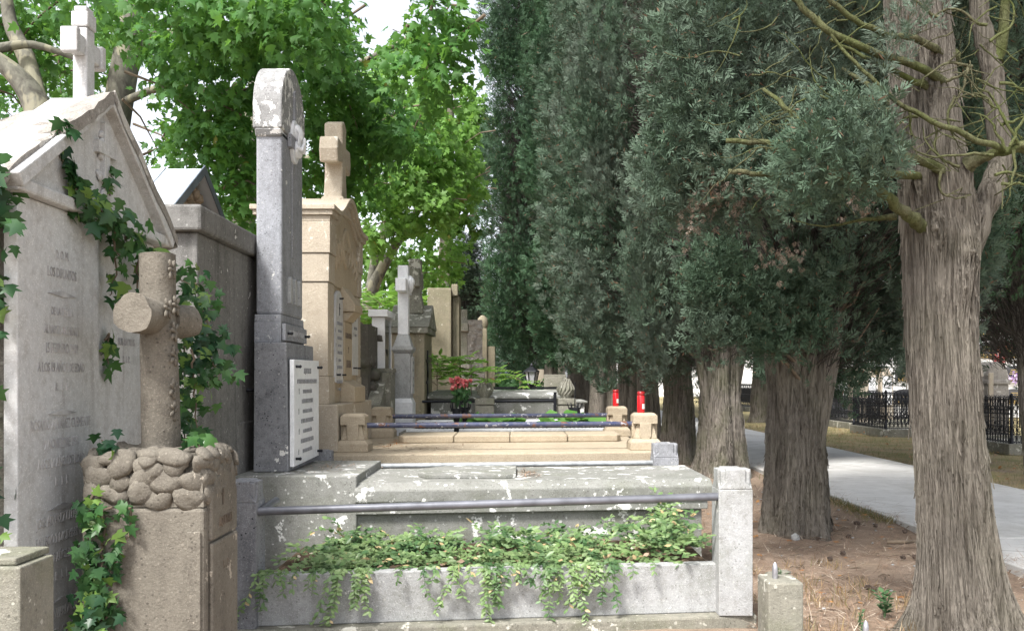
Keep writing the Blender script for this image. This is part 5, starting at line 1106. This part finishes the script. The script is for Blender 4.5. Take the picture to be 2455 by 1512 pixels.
# ------------------------------------------------------------------ ivy
def ivy(label, vines, seed, normal, size=(.05, .09)):
    """vines: list of (list of world points, leaves, spread); leaves face roughly along normal"""
    q = np.random.default_rng(seed); base = Vector(vines[0][0][0]); base.z = min(p[2] for v in vines for p in v[0])
    t = thing('ivy', label, 'ivy', base, 'ivy climbing over the old graves at left'); m = MB(); PP, DD, ZZ, SS = [], [], [], []
    for pts, n, sp in vines:
        pts = np.array([tuple(p) for p in pts]); d = np.concatenate([[0], np.cumsum(np.linalg.norm(np.diff(pts, axis=0), axis=1))]); tt = np.linspace(0, d[-1], 14)
        c = np.stack([np.interp(tt, d, pts[:, i]) for i in range(3)], 1) + q.normal(size=(14, 3)) * .008
        m.tube([tuple(p) for p in c], [.007 - .0003 * i for i in range(14)], 5)
        u = q.uniform(0, d[-1], n); pos = np.stack([np.interp(u, tt, c[:, i]) for i in range(3)], 1) + q.normal(size=(n, 3)) * sp
        nv = np.array(normal, float); pos += nv * q.uniform(.0, .05, (n, 1))
        PP.append(pos); a = q.normal(size=(n, 3)) * .6 + np.array([0, 0, -.8]); DD.append(a); ZZ.append(nv + q.normal(size=(n, 3)) * .38 + np.array([0, 0, .25])); SS.append(q.uniform(size[0], size[1], n))
    PP, DD, ZZ, SS = map(np.concatenate, (PP, DD, ZZ, SS))
    fast_mesh('leaves', place(LEAF5[0] * np.array([1.15, 1, 1]), PP, DD, ZZ, SS) - np.array(base), LEAF5[1], 12, M['ivy'], t)
    m.build('stems', M['twig'], t)
f = MX + .01
ivy('ivy garland running down across the marble pediment towards the log cross', [
    ([(f, 4.05, 2.78), (f, 4.12, 2.62), (f + .03, 4.2, 2.5)], 34, .018), ([(f + .05, 4.15, 2.49), (f + .06, 4.45, 2.42), (f + .08, 4.75, 2.30), (f + .12, 4.95, 2.22), (f + .25, 5.0, 2.16)], 105, .05),
    ([(f + .06, 4.5, 2.42), (f + .06, 4.53, 2.2), (f + .03, 4.53, 2.05)], 22, .03), ([(f + .08, 4.75, 2.32), (f + .06, 4.8, 2.1), (f + .06, 4.78, 1.98)], 18, .02), ([(f, 4.56, 2.72), (f, 4.55, 2.5)], 10, .01), ([(f, 4.57, 1.86), (f, 4.57, 1.72)], 10, .015), ([(f, 4.2, 2.46), (f, 4.35, 2.38)], 20, .03)], 21, (1, -.35, .2))
ivy('ivy mass hugging the left edge of the marble monument', [
    ([(f - .05, 3.72, 2.5), (f - .1, 3.68, 2.35), (f - .1, 3.68, 2.2)], 75, .07), ([(f - .12, 3.72, 2.1), (f - .1, 3.68, 1.8)], 34, .05), ([(f - .14, 3.72, 1.7), (f - .1, 3.7, 1.1)], 26, .04), ([(f - .2, 3.62, 1.1), (f - .1, 3.6, .7), (f, 3.6, .4), (f + .02, 3.6, .1)], 150, .09),
    ([(f - .05, 3.62, .9), (f + .02, 3.72, .7), (f + .03, 3.8, .55), (f + .05, 3.88, .42)], 40, .03), ([(f - .3, 3.55, 2.5), (f - .3, 3.5, 2.0), (f - .35, 3.5, 1.2), (f - .3, 3.5, .3)], 170, .1)], 22, (.55, -1, .2))
ivy('ivy trailing behind the log cross down the vault wall', [
    ([(-1.78, 5.15, 2.08), (-1.70, 5.1, 1.95), (-1.66, 5.1, 1.75), (-1.62, 5.05, 1.62)], 90, .05), ([(-1.9, 5.3, 2.1), (-1.88, 5.25, 1.7), (-1.86, 5.2, 1.3), (-1.84, 5.1, 1.1)], 130, .04), ([(-1.95, 5.6, 2.25), (-1.8, 5.4, 2.1)], 30, .05), ([(-1.75, 5.0, 1.8), (-1.72, 5.0, 1.3)], 40, .04), ([(-1.78, 4.1, 1.3), (-1.8, 4.05, 1.38)], 14, .03), ([(-1.50, 4.3, 1.36), (-1.43, 4.2, 1.34)], 16, .025)], 23, (.5, -1, .2), (.045, .08))
ivy('ivy strands hanging on the front of the rock mound pedestal', [
    ([(-1.83, 3.985, 1.16), (-1.84, 3.985, .9), (-1.82, 3.985, .72)], 62, .022), ([(-1.76, 3.985, 1.10), (-1.78, 3.985, .92), (-1.80, 3.985, .7)], 48, .02), ([(-1.66, 3.985, 1.08), (-1.68, 3.985, .95), (-1.75, 3.985, .8), (-1.8, 3.985, .6)], 48, .02), ([(-1.86, 3.98, .7), (-1.84, 3.98, .5), (-1.82, 3.98, .3)], 60, .04), ([(-1.9, 3.98, .55), (-1.75, 3.98, .62), (-1.7, 3.98, .7)], 26, .03)], 24, (0, -1, .25), (.035, .065))

# ------------------------------------------------------------------ ground scatter
def scatter_ground():
    q = np.random.default_rng(31)
    T = np.array([(-.02, 0, 0), (.02, 0, 0), (.004, 1, .05), (-.004, 1, .05)])
    n = 30000; x = np.where(q.uniform(size=n) < .93, q.uniform(1.55, 4.3, n), 4.3 + np.abs(q.normal(size=n)) * .16); y = 4.6 + 14 * q.uniform(0, 1, n) ** 1.7
    o = fast_mesh('needle_litter', place(T, np.stack([x, y, np.where(x > 4.28, .062, q.uniform(.012, .04, n))], 1), rv(q, n) * np.array([1, 1, .15]), np.tile([0, 0, 1.], (n, 1)), q.uniform(.05, .16, n)), [(0, 1, 2, 3)], 4, M['needle'])
    tag(o, 'brown fallen cypress needles covering the soil under the trees', 'litter', kind='stuff')
    m = MB()
    for k in range(160):
        a = q.uniform(0, 6.28); L = q.uniform(.03, .16); cx = q.uniform(1.7, 4.25); cy = 5.2 + 9 * q.uniform() ** 1.5; m.tube([(cx, cy, .03), (cx + math.cos(a) * L * .5, cy + math.sin(a) * L * .5, .04), (cx + math.cos(a + .3) * L, cy + math.sin(a + .3) * L, .03)], [.005, .005, .003], 4)
    tag(m.build('fallen_twigs', M['twig']), 'broken little twigs lying among the cypress needles', 'litter', kind='stuff')
    # dry tufts
    pos, d, s = [], [], []
    for k in range(42):
        cx = q.uniform(1.75, 3.0); cy = 5.6 + q.uniform(0, 2.4); 
        for i in range(16): pos.append((cx + q.normal() * .035, cy + q.normal() * .03, .01)); d.append((q.normal() * .45, q.normal() * .4, 1)); s.append(q.uniform(.04, .13))
    n = len(pos); B = np.array([(-.028, 0, 0), (.028, 0, 0), (.012, .6, .05), (0, 1, .14), (-.012, .6, .05)])
    tag(fast_mesh('dry_grass', place(B, np.array(pos), np.array(d), rv(q, n), np.array(s)), [(0, 1, 2, 3, 4)], 5, M['drygrass']), 'straw coloured dry grass tufts on the brown soil', 'grass', kind='stuff')
    n = 9000; x = np.concatenate([q.uniform(7.35, 10.8, 7000), 4.3 - np.abs(q.normal(size=2000)) * .12]); y = np.concatenate([12 + 24 * q.uniform(0, 1, 7000), q.uniform(10.3, 15, 2000)])
    tag(fast_mesh('short_grass', place(B, np.stack([x, y, np.full(n, .0)], 1), np.stack([q.normal(size=n) * .5, q.normal(size=n) * .5, np.ones(n)], 1), rv(q, n), q.uniform(.04, .12, n)), [(0, 1, 2, 3, 4)], 5, M['grass']), 'short half dry grass along both edges of the path', 'grass', kind='stuff')
    n = 690; x = np.concatenate([q.uniform(7.4, 12, 600), q.uniform(1.6, 4.3, 90)]); y = np.concatenate([q.uniform(12, 30, 600), q.uniform(5.5, 14, 90)])
    tag(fast_mesh('dead_leaves', place(LEAF5[0], np.stack([x, y, np.full(n, .05)], 1), rv(q, n) * np.array([1, 1, .1]), np.tile([0, 0, 1.], (n, 1)), q.uniform(.03, .09, n)), LEAF5[1], 12, M['deadleaf']), 'scattered dry leaves on the grass and soil', 'dead leaves', kind='stuff')
    m = MB(); r2 = random.Random(8)
    for k in range(150):
        s = r2.uniform(.004, .014); m.blob((r2.uniform(1.6, 4.2), 5 + 9 * r2.random() ** 1.5, .03), (s * 1.3, s, s * .7), k, .2, 1)
    tag(m.build('pebbles', M['conc']), 'small pale pebbles strewn on the brown soil', 'pebbles', kind='stuff')
    proto = None
    for k, (px, py) in enumerate(((2290 - 580, 1310), (1960, 1300), (1925, 1290), (2033, 1295), (2052, 1262), (2170, 1282), (2020, 1335), (2055, 1262), (2190, 1345), (2080, 1420), (2095, 1425), (1990, 1350), (2098, 1268), (2165, 1347))):
        Y = H * F / (py - HY); 
        if proto is None:
            m = MB(); m.blob((0, 0, .02), (.022, .022, .02), 3, .25, 2, True)
            for a in range(9): m.blob((.016 * math.cos(a * .7), .016 * math.sin(a * .7), .012 + .02 * (a % 2)), (.01, .01, .009), a, .2, 1, True)
            proto = m.build('cypress_cone', M['cone']); o = proto
        else: o = proto.copy(); C.objects.link(o)
        o.location = (X(px, Y), Y, .022); o.rotation_euler = (r2.uniform(-.5, .5), 0, k); tag(o, 'small dark fallen cypress cone on the brown soil', 'cone', 'fallen cypress cones')
    m = MB(); Y = H * F / (1268 - HY); m.blob((X(2082 - 180, 9.35), 9.3, .035), (.05, .035, .045), 9, .4, 1, True); tag(m.build('stone', M['conc']), 'white stone at the foot of the thick fluted cypress', 'stone')
    m = MB(); m.blob((X(1868, 7.6), 7.6, .03), (.09, .06, .03), 12, .25, 2, True); tag(m.build('stone', M['mossy']), 'flat mossy stone lying on the soil between the cypress trunks', 'stone')
    m = MB(); m.tube([(X(2125, 9.0), 9.0, .04), (X(2160, 8.95), 8.95, .05), (X(2200, 9.05), 9.05, .04)], [.02, .022, .012], 7); tag(m.build('stick', M['twig']), 'broken brown stick on the soil by the path edge', 'stick')
    def weed(cx, cy, n, L, label, sd_):
        t = thing('weed', label, 'plant', (cx, cy, 0), 'green weeds sprouting from the soil'); g = np.random.default_rng(sd_); mm = MB(); pp, dd = [], []
        for k in range(n):
            d = Vector((g.normal() * .3, g.normal() * .3, 1)).normalized(); l = L * g.uniform(.5, 1); mm.tube([(cx, cy, 0), (cx + d.x * l * .5, cy + d.y * l * .5, d.z * l * .55), (cx + d.x * l, cy + d.y * l, d.z * l)], [.004, .003, .002], 4)
            for i in range(7):
                f_ = .25 + .75 * i / 6; pp.append((cx + d.x * l * f_, cy + d.y * l * f_, d.z * l * f_)); a = g.uniform(0, 6.28); dd.append((math.cos(a), math.sin(a), .5))
        k = len(pp); mm.build('stems', M['weed'], t)
        fast_mesh('leaves', place(ELL[0], np.array(pp), np.array(dd), np.tile([0, 0, 1.], (k, 1)) + g.normal(size=(k, 3)) * .2, L * .28 * g.uniform(.6, 1.1, k)) - np.array((cx, cy, 0)), ELL[1], 7, M['weed'], t)
    weed(X(2120, 6.3), 6.3, 6, .26, 'tallest green weed left of the foremost cypress foot', 1); weed(X(2050, 6.1), 6.05, 3, .12, 'small green weed just above the low pin post', 2)
    weed(X(1870, 7.5), 7.5, 5, .1, 'low green weed in the dry grass beside the corner post', 3); weed(X(2065, 5.75), 5.7, 4, .12, 'weed right at the bottom edge beside the steel pin', 4)
    weed(X(2425, 8.3), 8.0, 5, .12, 'weed at the path edge right of the foremost cypress', 5)
scatter_ground()

# ------------------------------------------------------------------ right background: railed graves, headstones, columbarium
def fence_panel(mb, p0, p1, z0, h):
    p0, p1 = Vector(p0), Vector(p1); L = (p1 - p0).length; d = (p1 - p0).normalized(); n = max(2, int(L / .11))
    for f, r in ((.03, .013), (.22, .009), (.56, .009), (.80, .010), (.98, .014)): mb.tube([(*(p0), z0 + f * h), (*(p1), z0 + f * h)], r, 4)
    for i in range(n + 1):
        p = p0 + d * (L * i / n); mb.tube([(p.x, p.y, z0), (p.x, p.y, z0 + h * .98)], .009, 4)
        if i < n:
            c = p + d * (L / n / 2)
            mb.tube([(c.x, c.y, z0 + .2 * h), (c.x, c.y, z0 + h * .8)], .008, 4)
            for zc, rz in ((.89, .085), (.12, .085), (.70, .07), (.32, .07)):
                mb.tube([(c.x + d.x * .045 * math.cos(a), c.y + d.y * .045 * math.cos(a), z0 + h * (zc + rz * math.sin(a))) for a in [.8976 * k for k in range(7)]], .008, 3, closed=True)
            mb.tube([(c.x + d.x * .05 * math.cos(a), c.y + d.y * .05 * math.cos(a), z0 + h * (.98 + .05 * math.sin(a))) for a in [0, .785, 1.57, 2.36, 3.14]], .007, 3, False)
def railed(x, y, wx, ly, label, h=.98, zc=.22):
    t = thing('iron_railing', label, 'iron railing', (x, y, 0), 'black iron railed grave plots across the path')
    m = MB(); m.box(x - .12, x + wx, y - .12, y + .12, -.02, zc); m.box(x - .12, x + .12, y + .121, y + ly, -.02, zc); m.box(x + .121, x + wx, y + ly - .2, y + ly, -.02, zc); m.box(x + .12, x + wx, y + .121, y + ly - .201, -.02, zc - .06); m.build('kerb', M['mossy'], t, .01)
    for a, b in (((x, y), (x + wx, y)), ((x, y), (x, y + ly)), ((x, y + ly), (x + wx, y + ly))):
        m = MB(); fence_panel(m, a, b, zc, h); m.build('panel', M['iron'], t)
    for a in ((x, y), (x, y + ly)):
        m = MB(); m.lathe((a[0], a[1], zc), [(.045, 0), (.045, .12), (.03, .13), (.03, h * .35), (.045, h * .38), (.03, h * .42), (.03, h * .75), (.045, h * .78), (.03, h * .82), (.03, h), (.045, h + .03), (.04, h + .07), (.01, h + .12)], 8); m.build('post', M['iron'], t)
railed(10.8, 19.9, 3, 3.0, 'nearest black iron railing at the right edge, beyond the foremost trunk')
railed(10.35, 25.5, 3, 2.4, 'black iron railing just left of the foremost trunk, front one of three')
railed(10.75, 28.6, 3, 3.0, 'black iron railing in the middle of the three between the trunks')
railed(11.1, 32.6, 3, 3.2, 'black iron railing nearest the thick fluted trunk, rearmost of three')
railed(11.6, 44.5, 3, 4, 'far black iron railing seen between the two thick trunks', 1.1)
def back_stone(px, py0, py1, wpx, Y, label, kind, mat='sandpale'):
    x = X(px, Y); w = wpx * Y / F / 2; z1 = Z(py0, Y); t = thing('gravestone', label, 'gravestone', (x, Y, 0), 'pale gravestones inside the railed plots')
    m = MB()
    if kind == 'ped':
        m.box(x - w, x + w, Y, Y + .6, 0, z1 - .5); m.box(x - w * 1.15, x + w * 1.15, Y - .08, Y + .68, z1 - .49, z1 - .4); m.box(x - w, x + w, Y, Y + .6, z1 - .39, z1 - .12); m.box(x - w * 1.25, x + w * 1.25, Y - .1, Y + .7, z1 - .11, z1); m.build('body', M[mat], t, .02)
    elif kind == 'ogee':
        m.prism([(x - w, 0), (x + w, 0), (x + w, z1 - .25), (x + w * .55, z1 - .16), (x + w * .3, z1 - .03), (x, z1), (x - w * .3, z1 - .03), (x - w * .55, z1 - .16), (x - w, z1 - .25)], 'xz', Y, Y + .3); m.build('body', M[mat], t, .02)
        m = MB(); m.box(x - w * .75, x + w * .75, Y - .03, Y - .002, z1 - 1.25, z1 - .28); p_ = m.build('plaque', M['marbleclean'], t); lettering([('+', .14), ('FAMILIA', .13), ('GARCIA', .13), ('R. I. P.', .12)], Y - .034, x, z1 - .5, p_, 'letter', .2, face='y', wy=.7)
    elif kind == 'barrel':
        m.box(x - w, x + w, Y, Y + 1.6, 0, z1 - .62); m.box(x - w * 1.08, x + w * 1.08, Y - .05, Y + 1.65, z1 - .619, z1 - .5)
        m.prism([(x - w, z1 - .499), (x + w, z1 - .499)] + [(x + w * math.cos(a), z1 - .499 + .5 * math.sin(a)) for a in [math.pi * k / 12 for k in range(13)]], 'xz', Y, Y + 1.6); m.build('body', M[mat], t, .02)
        m = MB(); m.box(x - w * .95, x - w * .5, Y - .06, Y - .001, .3, z1 - .3); m.build('column', M['sandpale'], t, .02)
back_stone(2063, 882, 940, 34, 31, 'pale stepped pedestal between the trunks, left of the inscribed stones', 'ped')
back_stone(2090, 886, 940, 22, 33, 'narrow inscribed pale stone, left one of the pair between the trunks', 'ogee')
back_stone(2126, 882, 940, 30, 31.5, 'ogee topped pale stone with inscribed plaque beside the foremost trunk', 'ogee')
back_stone(2392, 866, 940, 52, 24.8, 'stone tomb with whitened barrel top behind the nearest railing', 'barrel', 'rooftile')
back_stone(2022, 860, 940, 18, 35, 'tall pale pillar stone behind the rearmost of the three railings', 'ped', 'plaster')
# columbarium wall
cw = thing('columbarium', 'white columbarium wall with rows of arched burial niches', 'building', (16, 33, 0))
m = MB(); m.box(13.2, 30, 38, 39, 0, 6.5); m.box(13.1, 30.1, 37.85, 39.1, 6.501, 6.75); m.build('wall', M['plaster'], cw, .02)
def niche(x, z):
    m = MB(); w = .44; r = w
    m.prism([(x - w, z), (x + w, z), (x + w, z + .5)] + [(x + w * math.cos(a), z + .5 + .14 * math.sin(a)) for a in [math.pi * k / 8 for k in range(9)]] + [(x - w, z + .5)], 'xz', 37.97, 37.998); o = m.build('niche', M['niche'], cw)
    m = MB(); m.box(x - .32, x + .32, 37.92, 37.95, z + .04, z + .06); m.box(x - .32, x + .32, 37.92, 37.95, z + .14, z + .16)
    for k in range(5): m.box(x - .32 + .155 * k, x - .30 + .155 * k, 37.92, 37.95, z + .0, z + .2)
    for k in range(3): m.box(x - .2 + .03 * k, x + .25 - .05 * k, 37.96, 37.968, z + .3 + .08 * k, z + .325 + .08 * k)
    m.build('gilt_trim', M['gold'], o)
for i in range(14):
    for j in range(5): niche(14.0 + 1.12 * i, .55 + .95 * j)
rng = np.random.default_rng(77)
def bunch(x, z, mat, label):
    n = 70; pos = np.array((x, 37.8, z)) + rng.normal(size=(n, 3)) * np.array([.14, .06, .1])
    tag(fast_mesh('flower_bunch', place(ELL[0] * np.array([2, 1, 1]), pos, rv(rng, n), rv(rng, n), rng.uniform(.08, .14, n)), ELL[1], 7, M[mat]), label, 'flowers')
bunch(X(2405, 38), Z(842, 38), 'orangeflower', 'orange flower bunch high on the columbarium wall at the right edge')
bunch(X(2388, 38), Z(862, 38), 'pinkflower', 'pink flower bunch at a columbarium niche above the barrel tomb')
bunch(X(2430, 38), Z(905, 38), 'violetflower', 'pale violet flowers in a niche right of the barrel tomb')
bunch(X(2362, 38), Z(905, 38), 'violetflower', 'pale flowers at the niche between foremost trunk and barrel tomb')
# a lower pale building closes the view behind the nearest stones
m = MB(); m.box(-30, -8, 60, 64, 0, 5); tag(m.build('cemetery_wall', M['plaster']), 'pale cemetery wall far behind the plane trees', 'wall')
m = MB(); m.box(5, 70, 80, 81, 0, 4.2); m.box(4.9, 70, 79.9, 81.1, 4.201, 4.4); tag(m.build('cemetery_wall', M['plaster']), 'far pale cemetery wall closing the lawn beyond the path', 'wall')
